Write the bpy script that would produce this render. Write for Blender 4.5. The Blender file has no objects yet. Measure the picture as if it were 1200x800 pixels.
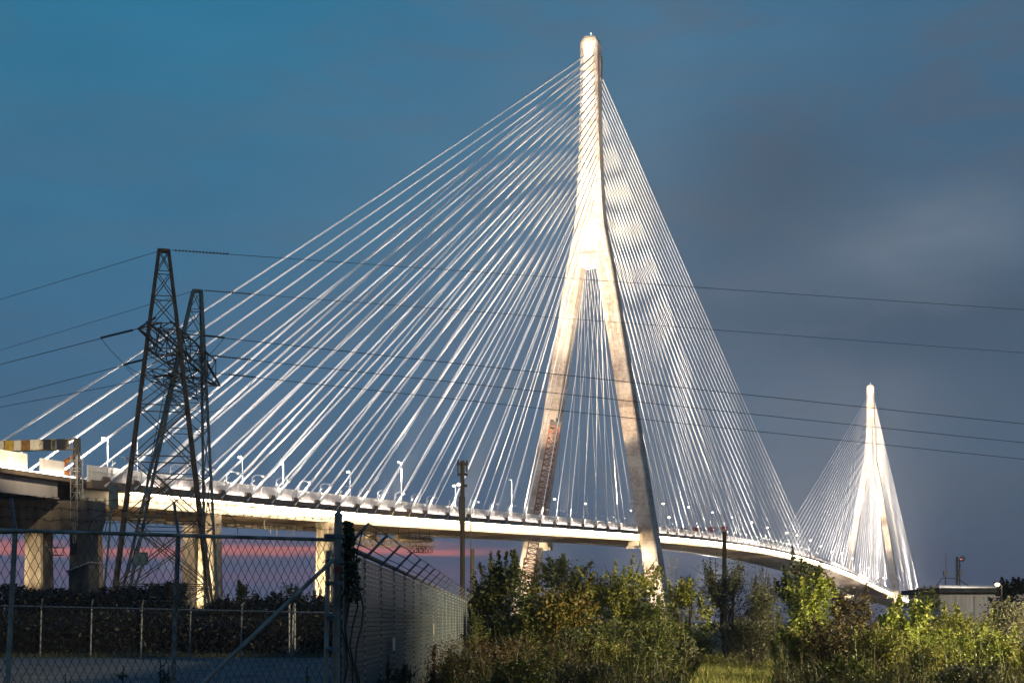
import bpy, math, random
import numpy as np
from mathutils import Vector
random.seed(7)
RNG = np.random.default_rng(11)
PI = math.pi
SC = bpy.context.scene
COL = SC.collection

# ------------------------------------------------------------------ measured frame
F, CX, HY, EYE = 1667.0, 600.0, 728.0, 1.7          # pixels of the 1200 x 800 photograph


def at(px, py, Y):
    return Vector(((px - CX) / F * Y, Y, EYE + (HY - py) / F * Y))


# bridge axis: t metres along the bridge from the near pylon, s metres across
P1 = (29.65, 534.37)
D = (0.35997, 0.93296)
N = (0.93296, -0.35997)
SPAN = 840.5
ROTZ = math.atan2(D[1], D[0])


def zd(t):
    if t > 760:
        return zd(760) - (t - 760) * 0.028
    u = max(t, -330) / 1000.0
    return (((53.1349 * u - 73.93696) * u - 26.01295) * u + 34.59425) * u + 35.03824


def B(t, s, z):
    return Vector((P1[0] + D[0] * t + N[0] * s, P1[1] + D[1] * t + N[1] * s, z))


def t_at(px, s):
    k = (px - CX) / F
    return (k * (P1[1] + N[1] * s) - (P1[0] + N[0] * s)) / (D[0] - k * D[1])


# ------------------------------------------------------------------ mesh helpers
class MB:
    def __init__(self):
        self.v = []
        self.f = []

    def hexa(self, p):                      # p: 4 bottom + 4 top corners
        b = len(self.v)
        self.v += [tuple(q) for q in p]
        for q in ((3, 2, 1, 0), (4, 5, 6, 7), (0, 1, 5, 4), (1, 2, 6, 5), (2, 3, 7, 6), (3, 0, 4, 7)):
            self.f.append(tuple(b + i for i in q))

    def box(self, c, sx, sy, sz, rz=0.0):
        ca, sa = math.cos(rz), math.sin(rz)
        ps = []
        for dz in (-.5, .5):
            for dx, dy in ((-.5, -.5), (.5, -.5), (.5, .5), (-.5, .5)):
                x, y = dx * sx, dy * sy
                ps.append((c[0] + x * ca - y * sa, c[1] + x * sa + y * ca, c[2] + dz * sz))
        self.hexa(ps)

    def tube(self, a, b, r, r2=None, n=6, cap=True):
        self.path([a, b], [r, r if r2 is None else r2], n, cap)

    def path(self, pts, rs, n=6, cap=True):
        pts = [Vector(p) for p in pts]
        if not isinstance(rs, (list, tuple)):
            rs = [rs] * len(pts)
        base = len(self.v)
        up = None
        for i, p in enumerate(pts):
            d = (pts[min(i + 1, len(pts) - 1)] - pts[max(i - 1, 0)])
            if d.length < 1e-9:
                d = Vector((0, 0, 1))
            d.normalize()
            if up is None:
                up = Vector((0, 0, 1)) if abs(d.z) < .9 else Vector((1, 0, 0))
            x = d.cross(up)
            if x.length < 1e-6:
                x = d.cross(Vector((0, 1, 0)))
            x.normalize()
            y = d.cross(x)
            for k in range(n):
                a = 2 * PI * k / n + PI / 4
                self.v.append(tuple(p + (x * math.cos(a) + y * math.sin(a)) * rs[i]))
        for i in range(len(pts) - 1):
            for k in range(n):
                k2 = (k + 1) % n
                self.f.append((base + i * n + k, base + i * n + k2, base + (i + 1) * n + k2, base + (i + 1) * n + k))
        if cap:
            self.f.append(tuple(base + k for k in range(n))[::-1])
            e = base + (len(pts) - 1) * n
            self.f.append(tuple(e + k for k in range(n)))

    def bar(self, a, b, w):
        self.path([a, b], [w * .7071, w * .7071], 4)

    def sphere(self, c, r, nu=8, nv=5, sz=1.0):
        b = len(self.v)
        self.v.append((c[0], c[1], c[2] - r * sz))
        for j in range(1, nv):
            a = -PI / 2 + PI * j / nv
            for i in range(nu):
                w = 2 * PI * i / nu
                self.v.append((c[0] + r * math.cos(a) * math.cos(w), c[1] + r * math.cos(a) * math.sin(w), c[2] + r * math.sin(a) * sz))
        self.v.append((c[0], c[1], c[2] + r * sz))
        top = len(self.v) - 1
        for i in range(nu):
            i2 = (i + 1) % nu
            self.f.append((b, b + 1 + i2, b + 1 + i))
            self.f.append((top, top - nu + i, top - nu + i2))
            for j in range(nv - 2):
                q = b + 1 + j * nu
                self.f.append((q + i, q + i2, q + nu + i2, q + nu + i))

    def loft(self, rings, cap=True):
        b = len(self.v)
        n = len(rings[0])
        for r in rings:
            self.v += [tuple(p) for p in r]
        for i in range(len(rings) - 1):
            for k in range(n):
                k2 = (k + 1) % n
                self.f.append((b + i * n + k, b + i * n + k2, b + (i + 1) * n + k2, b + (i + 1) * n + k))
        if cap:
            self.f.append(tuple(b + k for k in range(n))[::-1])
            e = b + (len(rings) - 1) * n
            self.f.append(tuple(e + k for k in range(n)))

    def build(self, name, mat, parent=None, smooth=False):
        me = bpy.data.meshes.new(name)
        base = Vector(parent['origin']) if parent is not None and 'origin' in parent else Vector((0, 0, 0))
        me.from_pydata([tuple(Vector(v) - base) for v in self.v], [], self.f)
        me.update()
        if smooth:
            me.polygons.foreach_set('use_smooth', [True] * len(me.polygons))
        me.materials.append(mat)
        o = bpy.data.objects.new(name, me)
        COL.objects.link(o)
        if parent is not None:
            o.parent = parent
            if parent.type == 'MESH' and 'origin' in parent:
                o['origin'] = parent['origin']
            elif 'origin' in parent:
                o['origin'] = parent['origin']
        return o


ORIGIN_KEYS = []


def thing(name, label, cat, loc, group=None, kind=None):
    o = bpy.data.objects.new(name, None)
    COL.objects.link(o)
    o.location = loc
    o.empty_display_size = .3
    o['origin'] = tuple(loc)
    tag(o, label, cat, group, kind)
    return o


def tag(o, label=None, cat=None, group=None, kind=None):
    if label:
        o['label'] = label
    if cat:
        o['category'] = cat
    if group:
        o['group'] = group
    if kind:
        o['kind'] = kind
    return o


def single(mb, name, mat, label, cat, group=None, kind=None, smooth=False):
    return tag(mb.build(name, mat, None, smooth), label, cat, group, kind)


# ------------------------------------------------------------------ materials
def new_mat(name):
    m = bpy.data.materials.new(name)
    m.use_nodes = True
    nt = m.node_tree
    return m, nt, nt.nodes['Principled BSDF']


def mat_noise(name, c1, c2, scale=1.0, rough=.7, metal=0.0, detail=6, stretch=(1, 1, 1), bump=0.0, coord='Object', lo=.35, hi=.65):
    m, nt, b = new_mat(name)
    tc = nt.nodes.new('ShaderNodeTexCoord')
    mp = nt.nodes.new('ShaderNodeMapping')
    mp.inputs['Scale'].default_value = stretch
    nz = nt.nodes.new('ShaderNodeTexNoise')
    nz.inputs['Scale'].default_value = scale
    nz.inputs['Detail'].default_value = detail
    cr = nt.nodes.new('ShaderNodeValToRGB')
    cr.color_ramp.elements[0].position = lo
    cr.color_ramp.elements[1].position = hi
    cr.color_ramp.elements[0].color = (*c1, 1)
    cr.color_ramp.elements[1].color = (*c2, 1)
    L = nt.links.new
    L(tc.outputs[coord], mp.inputs['Vector'])
    L(mp.outputs['Vector'], nz.inputs['Vector'])
    L(nz.outputs['Fac'], cr.inputs['Fac'])
    L(cr.outputs['Color'], b.inputs['Base Color'])
    b.inputs['Roughness'].default_value = rough
    b.inputs['Metallic'].default_value = metal
    if bump:
        bp = nt.nodes.new('ShaderNodeBump')
        bp.inputs['Strength'].default_value = bump
        bp.inputs['Distance'].default_value = .05
        L(nz.outputs['Fac'], bp.inputs['Height'])
        L(bp.outputs['Normal'], b.inputs['Normal'])
    return m


def mat_emit(name, c, s):
    m, nt, b = new_mat(name)
    b.inputs['Base Color'].default_value = (.8, .8, .8, 1)
    b.inputs['Emission Color'].default_value = (*c, 1)
    b.inputs['Emission Strength'].default_value = s
    return m


def mat_concrete():
    m, nt, b = new_mat('pylon_concrete')
    L = nt.links.new
    N_ = nt.nodes.new
    tc = N_('ShaderNodeTexCoord')
    big = N_('ShaderNodeTexNoise'); big.inputs['Scale'].default_value = .11; big.inputs['Detail'].default_value = 9
    big.inputs['Roughness'].default_value = .7
    L(tc.outputs['Object'], big.inputs['Vector'])
    fine = N_('ShaderNodeTexNoise'); fine.inputs['Scale'].default_value = .9; fine.inputs['Detail'].default_value = 8
    L(tc.outputs['Object'], fine.inputs['Vector'])
    # pour lifts about 4.5 m tall, each with its own tone
    sp = N_('ShaderNodeSeparateXYZ'); L(tc.outputs['Object'], sp.inputs[0])
    dv = N_('ShaderNodeMath'); dv.operation = 'DIVIDE'; dv.inputs[1].default_value = 4.5; L(sp.outputs['Z'], dv.inputs[0])
    fl = N_('ShaderNodeMath'); fl.operation = 'FLOOR'; L(dv.outputs[0], fl.inputs[0])
    wn = N_('ShaderNodeTexWhiteNoise'); wn.noise_dimensions = '1D'; L(fl.outputs[0], wn.inputs['W'])
    fr = N_('ShaderNodeMath'); fr.operation = 'FRACT'; L(dv.outputs[0], fr.inputs[0])
    ln = N_('ShaderNodeMath'); ln.operation = 'LESS_THAN'; ln.inputs[1].default_value = .05; L(fr.outputs[0], ln.inputs[0])
    cr = N_('ShaderNodeValToRGB')
    cr.color_ramp.elements[0].position = .36; cr.color_ramp.elements[0].color = (.27, .195, .14, 1)
    cr.color_ramp.elements[1].position = .64; cr.color_ramp.elements[1].color = (.64, .57, .48, 1)
    e = cr.color_ramp.elements.new(.5); e.color = (.50, .42, .335, 1)
    ad = N_('ShaderNodeMath'); ad.operation = 'MULTIPLY_ADD'; ad.inputs[1].default_value = .4
    L(fine.outputs['Fac'], ad.inputs[0])
    m2 = N_('ShaderNodeMath'); m2.operation = 'MULTIPLY_ADD'; m2.inputs[1].default_value = .10
    L(wn.outputs['Value'], m2.inputs[0])
    m3 = N_('ShaderNodeMath'); m3.operation = 'MULTIPLY_ADD'; m3.inputs[1].default_value = .8; m3.inputs[2].default_value = -.15
    L(big.outputs['Fac'], m3.inputs[0]); L(m3.outputs[0], m2.inputs[2]); L(m2.outputs[0], ad.inputs[2])
    L(ad.outputs[0], cr.inputs['Fac'])
    mx = N_('ShaderNodeMixRGB'); mx.blend_type = 'MULTIPLY'; mx.inputs['Color2'].default_value = (.72, .68, .62, 1)
    L(ln.outputs[0], mx.inputs['Fac']); L(cr.outputs['Color'], mx.inputs['Color1'])
    L(mx.outputs['Color'], b.inputs['Base Color'])
    b.inputs['Roughness'].default_value = .9
    return m


def mat_dots(name, c, cdot):
    # fence post with a row of pale rivets every 78 mm
    m, nt, b = new_mat(name)
    L = nt.links.new
    tc = nt.nodes.new('ShaderNodeTexCoord')
    sp = nt.nodes.new('ShaderNodeSeparateXYZ'); L(tc.outputs['Object'], sp.inputs[0])
    dv = nt.nodes.new('ShaderNodeMath'); dv.operation = 'DIVIDE'; dv.inputs[1].default_value = .078; L(sp.outputs['Z'], dv.inputs[0])
    fr = nt.nodes.new('ShaderNodeMath'); fr.operation = 'FRACT'; L(dv.outputs[0], fr.inputs[0])
    lt = nt.nodes.new('ShaderNodeMath'); lt.operation = 'LESS_THAN'; lt.inputs[1].default_value = .38; L(fr.outputs[0], lt.inputs[0])
    mx = nt.nodes.new('ShaderNodeMixRGB'); mx.inputs['Color1'].default_value = (*c, 1); mx.inputs['Color2'].default_value = (*cdot, 1)
    L(lt.outputs[0], mx.inputs['Fac']); L(mx.outputs['Color'], b.inputs['Base Color'])
    b.inputs['Roughness'].default_value = .5
    return m


def mat_leaf(name, cols, trans=.35, rough=.55):
    m, nt, b = new_mat(name)
    L = nt.links.new
    ge = nt.nodes.new('ShaderNodeNewGeometry')
    cr = nt.nodes.new('ShaderNodeValToRGB')
    cr.color_ramp.interpolation = 'LINEAR'
    n = len(cols)
    for i, c in enumerate(cols):
        if i < 2:
            e = cr.color_ramp.elements[i]
        else:
            e = cr.color_ramp.elements.new(.99)
        e.color = (*c, 1)
    for i in range(n):
        cr.color_ramp.elements[i].position = i / max(1, n - 1)
    # colours must follow positions
    for i, c in enumerate(cols):
        cr.color_ramp.elements[i].color = (*c, 1)
    L(ge.outputs['Random Per Island'], cr.inputs['Fac'])
    L(cr.outputs['Color'], b.inputs['Base Color'])
    b.inputs['Roughness'].default_value = rough
    tr = nt.nodes.new('ShaderNodeBsdfTranslucent')
    L(cr.outputs['Color'], tr.inputs['Color'])
    mx = nt.nodes.new('ShaderNodeMixShader')
    mx.inputs['Fac'].default_value = trans
    L(b.outputs[0], mx.inputs[1])
    L(tr.outputs[0], mx.inputs[2])
    L(mx.outputs[0], nt.nodes['Material Output'].inputs['Surface'])
    return m


M = {}
M['pylon'] = mat_concrete()
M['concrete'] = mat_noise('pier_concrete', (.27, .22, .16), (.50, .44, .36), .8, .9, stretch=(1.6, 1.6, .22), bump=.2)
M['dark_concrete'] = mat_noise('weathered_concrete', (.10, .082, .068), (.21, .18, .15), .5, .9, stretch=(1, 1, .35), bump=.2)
M['deck'] = mat_noise('deck_concrete', (.20, .18, .165), (.30, .275, .25), .6, .85)
M['edge'] = mat_noise('edge_beam', (.12, .09, .07), (.21, .165, .13), .8, .85)
M['girder'] = mat_noise('girder_paint', (.50, .46, .40), (.64, .60, .54), .35, .5, stretch=(1, 1, .3))
M['soffit'] = mat_noise('soffit', (.20, .15, .10), (.34, .27, .19), .3, .8)
M['parapet'] = mat_noise('parapet_panel', (.66, .62, .60), (.82, .79, .77), .5, .6, stretch=(1, 1, .25))
M['cable'] = mat_noise('cable_sheath', (.80, .79, .78), (.88, .87, .86), 1, .45)
M['white_steel'] = mat_noise('white_steel', (.62, .61, .60), (.76, .75, .74), 2, .45)
M['tower_steel'] = mat_noise('dark_tower_steel', (.030, .023, .018), (.085, .066, .052), 2.5, .6, .2)
M['teal_steel'] = mat_noise('teal_tower_steel', (.055, .085, .095), (.11, .15, .165), 2.5, .6, .2)
M['wire'] = mat_noise('wire_black', (.006, .006, .006), (.014, .013, .012), 3, .6)
M['insul'] = mat_noise('insulator_brown', (.022, .014, .010), (.05, .033, .022), 5, .35)
M['galv'] = mat_noise('galvanised_steel', (.27, .26, .25), (.48, .46, .43), 9, .42, .55, stretch=(1, 1, .4))
M['galv_dark'] = mat_noise('dull_galvanised', (.12, .12, .12), (.22, .22, .22), 12, .55, .5)
M['old_steel'] = mat_noise('old_rusty_steel', (.17, .12, .08), (.44, .35, .27), 7, .6, .0, stretch=(1, 1, .5))
M['mesh_wire'] = mat_noise('chain_link_wire', (.06, .055, .05), (.13, .12, .11), 20, .5, .5)
M['slat'] = mat_noise('privacy_slat', (.048, .058, .064), (.088, .104, .112), 1.4, .5, stretch=(1, .4, 3))
M['slat_post'] = mat_dots('slat_post', (.10, .115, .122), (.55, .55, .54))
M['rust'] = mat_noise('rusty_lattice', (.055, .018, .009), (.20, .062, .026), 1.5, .7, .1)
M['black'] = mat_noise('black_steel', (.010, .010, .010), (.03, .028, .026), 4, .5)
M['ochre'] = mat_noise('ochre_panel', (.42, .25, .03), (.62, .40, .06), 2, .6)
M['brown_panel'] = mat_noise('bronze_panel', (.16, .08, .02), (.30, .16, .04), 2, .6)
M['cream'] = mat_noise('cream_panel', (.62, .55, .42), (.80, .73, .60), 3, .6)
M['orange'] = mat_noise('orange_paint', (.62, .20, .02), (.75, .28, .03), 4, .4)
M['yellow_steel'] = mat_noise('yellow_grey_steel', (.13, .095, .05), (.33, .25, .13), 1.2, .7)
M['wood'] = mat_noise('pole_wood', (.022, .017, .013), (.06, .045, .033), 3, .85, stretch=(6, 6, .4), bump=.3)
M['pale_wood'] = mat_noise('weathered_pole_wood', (.16, .12, .07), (.28, .22, .14), 3, .85, stretch=(6, 6, .4), bump=.3)
M['bark'] = mat_noise('bark', (.030, .022, .016), (.075, .055, .04), 14, .9, stretch=(1, 1, .3), bump=.4)
M['roof'] = mat_noise('dark_roof', (.016, .015, .014), (.04, .037, .034), 2, .9)
M['wall'] = mat_noise('cream_siding', (.34, .31, .26), (.46, .42, .36), .8, .8, stretch=(4, 4, .3))
M['red'] = mat_noise('red_paint', (.30, .03, .02), (.42, .05, .03), 4, .5)
M['lamp'] = mat_emit('street_lamp_glow', (1, .84, .62), 10)
M['strip'] = mat_emit('light_strip_glow', (1, .76, .46), 72)
M['wash'] = mat_emit('added_wash_glow', (1, .84, .70), 40)
M['flood'] = mat_emit('floodlight_glow', (1, .84, .66), 750)
M['beacon'] = mat_emit('beacon_glow', (.75, .9, 1), 2.5)
M['red_lamp'] = mat_emit('red_lamp_glow', (1, .12, .08), 1.5)
M['glass_dark'] = mat_noise('dark_glass', (.02, .022, .025), (.03, .033, .037), 3, .1)


# ------------------------------------------------------------------ setting
def ground():
    m, nt, b = new_mat('ground_soil_grass')
    L = nt.links.new
    tc = nt.nodes.new('ShaderNodeTexCoord')
    n1 = nt.nodes.new('ShaderNodeTexNoise'); n1.inputs['Scale'].default_value = .25; n1.inputs['Detail'].default_value = 8
    n2 = nt.nodes.new('ShaderNodeTexNoise'); n2.inputs['Scale'].default_value = 6; n2.inputs['Detail'].default_value = 8
    L(tc.outputs['Object'], n1.inputs['Vector']); L(tc.outputs['Object'], n2.inputs['Vector'])
    ad = nt.nodes.new('ShaderNodeMath'); ad.operation = 'ADD'
    L(n1.outputs['Fac'], ad.inputs[0]); L(n2.outputs['Fac'], ad.inputs[1])
    cr = nt.nodes.new('ShaderNodeValToRGB')
    cr.color_ramp.elements[0].position = .42; cr.color_ramp.elements[0].color = (.035, .028, .018, 1)
    cr.color_ramp.elements[1].position = .62; cr.color_ramp.elements[1].color = (.085, .085, .03, 1)
    hf = nt.nodes.new('ShaderNodeMath'); hf.operation = 'MULTIPLY'; hf.inputs[1].default_value = .5
    L(ad.outputs[0], hf.inputs[0]); L(hf.outputs[0], cr.inputs['Fac']); L(cr.outputs['Color'], b.inputs['Base Color'])
    b.inputs['Roughness'].default_value = .95
    bp = nt.nodes.new('ShaderNodeBump'); bp.inputs['Strength'].default_value = .6; bp.inputs['Distance'].default_value = .1
    L(n2.outputs['Fac'], bp.inputs['Height']); L(bp.outputs['Normal'], b.inputs['Normal'])
    g = MB()
    g.v = [(-4000, -120, 0), (4000, -120, 0), (4000, 6000, 0), (-4000, 6000, 0)]
    g.f = [(0, 1, 2, 3)]
    tag(g.build('ground', m), 'dark soil and rough grass ground stretching to the horizon', 'ground', kind='structure')
    a = MB()
    a.v = [(-46, 3, .004), (-1.9, 3, .004), (-1.9, 68, .004), (-46, 68, .004)]
    a.f = [(0, 1, 2, 3)]
    am = mat_noise('yard_asphalt', (.028, .029, .030), (.12, .12, .122), .8, .9, detail=14, bump=.4, lo=.3, hi=.72)
    tag(a.build('yard_pavement', am), 'grey asphalt yard seen through the chain link fence', 'pavement', kind='structure')


ground()

# ------------------------------------------------------------------ the cable-stayed bridge
bridge = thing('cable_stayed_bridge', 'long cable stayed bridge with two tall A shaped pylons and floodlit white cables', 'bridge', B(0, 0, 0))


def sweep(section, ts, mb):
    """section: list of (s, dz from deck level) swept along t"""
    mb.loft([[B(t, s, zd(t) + dz) for s, dz in section] for t in ts])


TS = [-320 + 10 * i for i in range(0, 152)]
# deck slab with edge beams
m_ = MB()
sweep([(-19.2, .25), (-18.95, .25), (-18.95, 0), (18.95, 0), (18.95, .25), (19.2, .25), (19.2, -1.1), (17.4, -1.1), (17.0, -.55), (-17.0, -.55), (-17.4, -1.1), (-19.2, -1.1)], TS, m_)
deck = m_.build('deck', M['edge'], bridge)
for sgn in (1, -1):
    m_ = MB()
    a, b_ = (15.9, 16.6) if sgn > 0 else (-16.6, -15.9)
    sweep([(a, -1.104), (b_, -1.104), (b_, -3.1), (b_ + .3, -3.1), (b_ + .3, -3.3), (a - .3, -3.3), (a - .3, -3.1), (a, -3.1)], TS, m_)
    m_.build('edge_girder', M['girder'], bridge)
    m_ = MB()
    s0 = 18.35 * sgn
    sweep([(s0 - .12, .004), (s0 + .12, .004), (s0 + .12, 2.55), (s0 - .12, 2.55)], TS, m_)
    # posts and rails give the panel joints
    for i in range(375):
        t = -319 + i * 4.0
        c = B(t, s0 + .16 * sgn, zd(t) + 1.3)
        m_.box(c, .10, .08, 2.56, ROTZ)
    par = m_.build('parapet', M['parapet'], bridge)
    r_ = MB()
    for dz in (2.62, 1.72):
        off = .0 if dz > 2 else .17 * sgn
        sweep([(s0 + off - .05, dz - .05), (s0 + off + .05, dz - .05), (s0 + off + .05, dz + .05), (s0 + off - .05, dz + .05)], TS, r_)
    r_.build('rail', M['white_steel'], par)
    st = MB()
    s1 = 18.75 * sgn
    sweep([(s1 - .16, -1.32), (s1 + .16, -1.32), (s1 + .16, -1.11), (s1 - .16, -1.11)], TS[1:], st)
    st.build('light_strip', M['strip'], bridge)
    ws = MB()  # glowing strip added behind the edge upstand to brighten the parapet
    s2 = 18.86 * sgn
    sweep([(s2 - .05, .03), (s2 + .05, .03), (s2 + .05, .12), (s2 - .05, .12)], TS[1:], ws)
    ws.build('added_wash', M['wash'], bridge)
# floor beams under the deck
m_ = MB()
for i in range(200):
    t = -317 + i * 7.5
    z = zd(t)
    p = []
    for dz in (-2.7, -.56):
        p += [B(t - .25, -15.6, z + dz), B(t + .25, -15.6, z + dz), B(t + .25, 15.6, z + dz), B(t - .25, 15.6, z + dz)]
    m_.hexa(p)
for s in (-8, 0, 8):
    sweep([(s - .2, -1.8), (s + .2, -1.8), (s + .2, -.57), (s - .2, -.57)], TS, m_)
m_.build('floor_beam', M['soffit'], bridge)

# pylons ------------------------------------------------------------------
PROF = [(134.7, 8.95), (138, 8.2), (142, 7.45), (150, 5.85), (158, 5.1), (171, 4.35), (185, 3.85), (203, 3.5), (218.4, 3.42), (220, 2.75)]


def ring(tc, s0, s1, half_d, z, ch=.5):
    """chamfered rectangle ring, counter-clockwise seen from above"""
    d0, d1 = tc - half_d, tc + half_d
    return [B(d0, s0 + ch, z), B(d0, s1 - ch, z), B(d0 + ch, s1, z), B(d1 - ch, s1, z), B(d1, s1 - ch, z), B(d1, s0 + ch, z), B(d1 - ch, s0, z), B(d0 + ch, s0, z)]


def make_pylon(tc):
    mb = MB()
    zs = [-3, 20, 40, 60, 80, 100, 120, 134.7]
    for sg in (1, -1):
        rings = []
        for z in zs:
            c = 28.1 - .1645 * z
            hd = 4.6 - 1.7 * z / 134.7
            a, b_ = sorted((sg * (c - 3.0), sg * (c + 3.0)))
            rings.append(ring(tc, a, b_, hd, z))
        mb.loft(rings)
    rings = []
    for z, w in PROF:
        hd = 2.9 if z < 219 else 2.4
        rings.append(ring(tc, -w, w, hd, z + .003, .5 if z < 218 else .35))
    mb.loft(rings)
    py = mb.build('pylon', M['pylon'], bridge)
    # top parapet notch and beacon mast
    k = MB()
    for s in (-2.0, 2.0):
        k.box(B(tc, s, 220.35), 4.6, .25, .7, ROTZ)
    k.box(B(tc - 2.2, 0, 220.35), .25, 3.7, .7, ROTZ)
    k.build('top_railing', M['dark_concrete'], py)
    k = MB()
    k.tube(B(tc, 0, 220), B(tc, 0, 222), .09)
    k.sphere(B(tc, 0, 222.4), .28)
    k.build('beacon', M['beacon'], py)
    # inspection hatches, climbing rail and recess on the front face
    k = MB()
    k.box(B(tc - 2.98, 0, 139.5), .25, 6.4, .35, ROTZ)
    k.build('construction_joint', M['dark_concrete'], py)
    # elevator rail on the river-side flank
    k = MB()
    k.bar(B(tc + 1.4, 3.55, 150), B(tc + 1.4, 3.55, 214), .35)
    k.box(B(tc + .5, 3.75, 209), 2.2, .7, 9, ROTZ)
    k.build('lift_mast', M['dark_concrete'], py)
    # bearing brackets under the deck
    for sg in (1, -1):
        k = MB()
        z0 = zd(tc) - 4.4
        k.box(B(tc - 1.5, sg * 17.8, z0), 5.5, 4.2, 1.9, ROTZ)
        k.box(B(tc - 2.4, sg * 16.4, z0 - 1.4), 2.4, 3.0, 1.2, ROTZ)
        k.build('bearing_bracket', M['cream'], py)
    return py


make_pylon(0)
make_pylon(SPAN)

# piers of the side span ----------------------------------------------------


def make_pier(t, col_s, cap=None, w=1.75, dd=1.6, parent=bridge, mat='concrete'):
    z = zd(t) - 3.35
    head = None
    if cap:
        mb = MB()
        mb.loft([ring(t, cap[0] + 2.5, cap[1] - .4, 2.6, z - cap[2]), ring(t, cap[0], cap[1], 2.9, z - cap[2] + 1.6), ring(t, cap[0], cap[1], 2.9, z - .1)])
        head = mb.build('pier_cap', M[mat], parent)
    for s in col_s:
        zc = z - .02 if cap is None else z - cap[2] + .2
        rings = [ring(t, s - w * k, s + w * k, dd * (.85 + .15 * k), zz, .25) for zz, k in ((-1, 1.25), (zc - 9, 1.0), (zc - 2.5, .92), (zc, .98))]
        mb = MB()
        mb.loft(rings)
        p = mb.build('pier_column' if cap else 'pier', M[mat], head if cap else parent)
        if not cap:
            k = MB()
            k.box(B(t - dd * 1.02 - .10, s + .3, 4.6), .3, .9, 2.4, ROTZ)
            k.box(B(t - dd * 1.02 - .3, s - .6, 3.3), .8, 2.6, .12, ROTZ)
            k.build('access_door', M['black'], p)
    return head


for tt, ss in ((-281, (16, -11)), (-236, (16, -18))):
    make_pier(tt, ss)

# stay cables -----------------------------------------------------------------
SIDE_T = [-26 - 13.75 * i for i in range(13)] + [-191 - 9.05 * j for j in range(1, 13)] + [-308, -316]
MAIN_T = [26 + 14.4 * i for i in range(27)]


def cable(mb, tc, dt, sgn, i, r=.165, detail=True):
    t = tc + dt
    za = 139 + (213 - 139) * (i / 26.0) ** .92
    if dt * (1 if tc == 0 else -1) > 0:
        za -= 3
    td = 2.7 if dt > 0 else -2.7
    a = B(t, 18.98 * sgn, zd(t) - .2)
    b_ = B(tc + td, 1.9 * sgn + (1 - i / 26.0) * 2.2 * sgn, za)
    u = (b_ - a)
    # very slight catenary sag
    n = 6
    pts = []
    for k in range(n + 1):
        f = k / n
        p = a + u * f
        p.z -= 4 * f * (1 - f) * u.length * .0028
        pts.append(p)
    mb.path(pts, r, 6, False)
    if detail:
        q = a + u.normalized() * (6.5 if i > 3 else 4.0)
        mb.path([a - u.normalized() * .8, q, q + u.normalized() * .4], [.30, .30, .17], 6)


rest = MB()
for sgn in (1, -1):
    for lst in (SIDE_T, MAIN_T):
        for i, dt in enumerate(lst):
            if i < 2:
                cable(rest, 0, dt, sgn, i)
                continue
            c = MB()
            cable(c, 0, dt, sgn, i, .25 if dt < -150 else (.12 if i < 8 else .18))
            c.build('stay_cable', M['cable'], bridge, True)
    for lst in (SIDE_T, MAIN_T):
        for i, dt in enumerate(lst):
            cable(rest, SPAN, -dt, sgn, i, .23, False)
o = rest.build('stay_cable_fan', M['cable'], bridge, True)
o['kind'] = 'stuff'

# anchor blocks and little floodlight brackets along the near edge
for i, dt in enumerate(sorted(SIDE_T + MAIN_T)):
    z = zd(dt)
    k = MB()
    k.loft([[B(dt - 1.1, 18.72, z + .26), B(dt + 1.0, 18.72, z + .26), B(dt + 1.0, 19.26, z + .26), B(dt - 1.1, 19.26, z + .26)],
            [B(dt - .6, 18.76, z + 1.0), B(dt + .7, 18.76, z + 1.0), B(dt + .7, 19.2, z + 1.0), B(dt - .6, 19.2, z + 1.0)]])
    k.build('anchor_block', M['edge'], bridge)
    k = MB()
    t = dt + 2.2
    z = zd(t)
    k.tube(B(t, 18.55, z + .4), B(t, 18.55, z + 4.1), .07, n=5)
    k.path([B(t, 18.55, z + 4.1), B(t + .4, 19.2, z + 4.6), B(t + 1.3, 20.2, z + 4.4)], .06, 5)
    k.tube(B(t - .8, 18.55, z + 2.7), B(t + .9, 18.55, z + 3.6), .05, n=4)
    k.box(B(t + 1.5, 20.3, z + 4.28), .9, .5, .42, ROTZ)
    br = k.build('lamp_bracket', M['white_steel'], bridge)
    k = MB()
    k.box(B(t + 1.5, 20.02, z + 4.3), .6, .04, .2, ROTZ)
    k.build('lamp_lens', M['flood'], br)

# street lamps on the deck ------------------------------------------------------
LAMPS = [  # head px, py, s, lit, pole lean px
    (122, 515, -17, 1), (157, 488, -17, 1), (281, 509, -17, 1), (329, 543, -17, 1), (408, 553, -17, 1),
    (468, 543, 17, 0), (532, 551, -17, 1), (541, 567, -17, 1), (598, 563, 17, 0), (650, 570, -17, 1),
    (686, 590, -17, 1), (697, 577, 17, 0), (739, 583, -17, 1), (777, 590, 17, 1), (784, 606, -17, 1),
    (807, 594, 17, 1), (835, 600, 17, 1), (858, 606, 17, 1), (881, 612, 17, 1), (899, 618, 17, 1),
    (922, 624, 17, 1), (934, 627, 17, 1), (950, 633, 17, 1), (962, 640, 17, 1), (974, 646, 17, 1),
    (987, 648, 17, 1), (999, 654, 17, 1), (1008, 661, 17, 1), (1018, 665, 17, 1), (1035, 677, 17, 1)]
WORDS = ['first', 'second', 'third', 'fourth', 'fifth', 'sixth', 'seventh', 'eighth', 'ninth', 'tenth', 'eleventh', 'twelfth', 'thirteenth', 'fourteenth', 'fifteenth', 'sixteenth', 'seventeenth', 'eighteenth']
nL = nU = nR = 0
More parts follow.
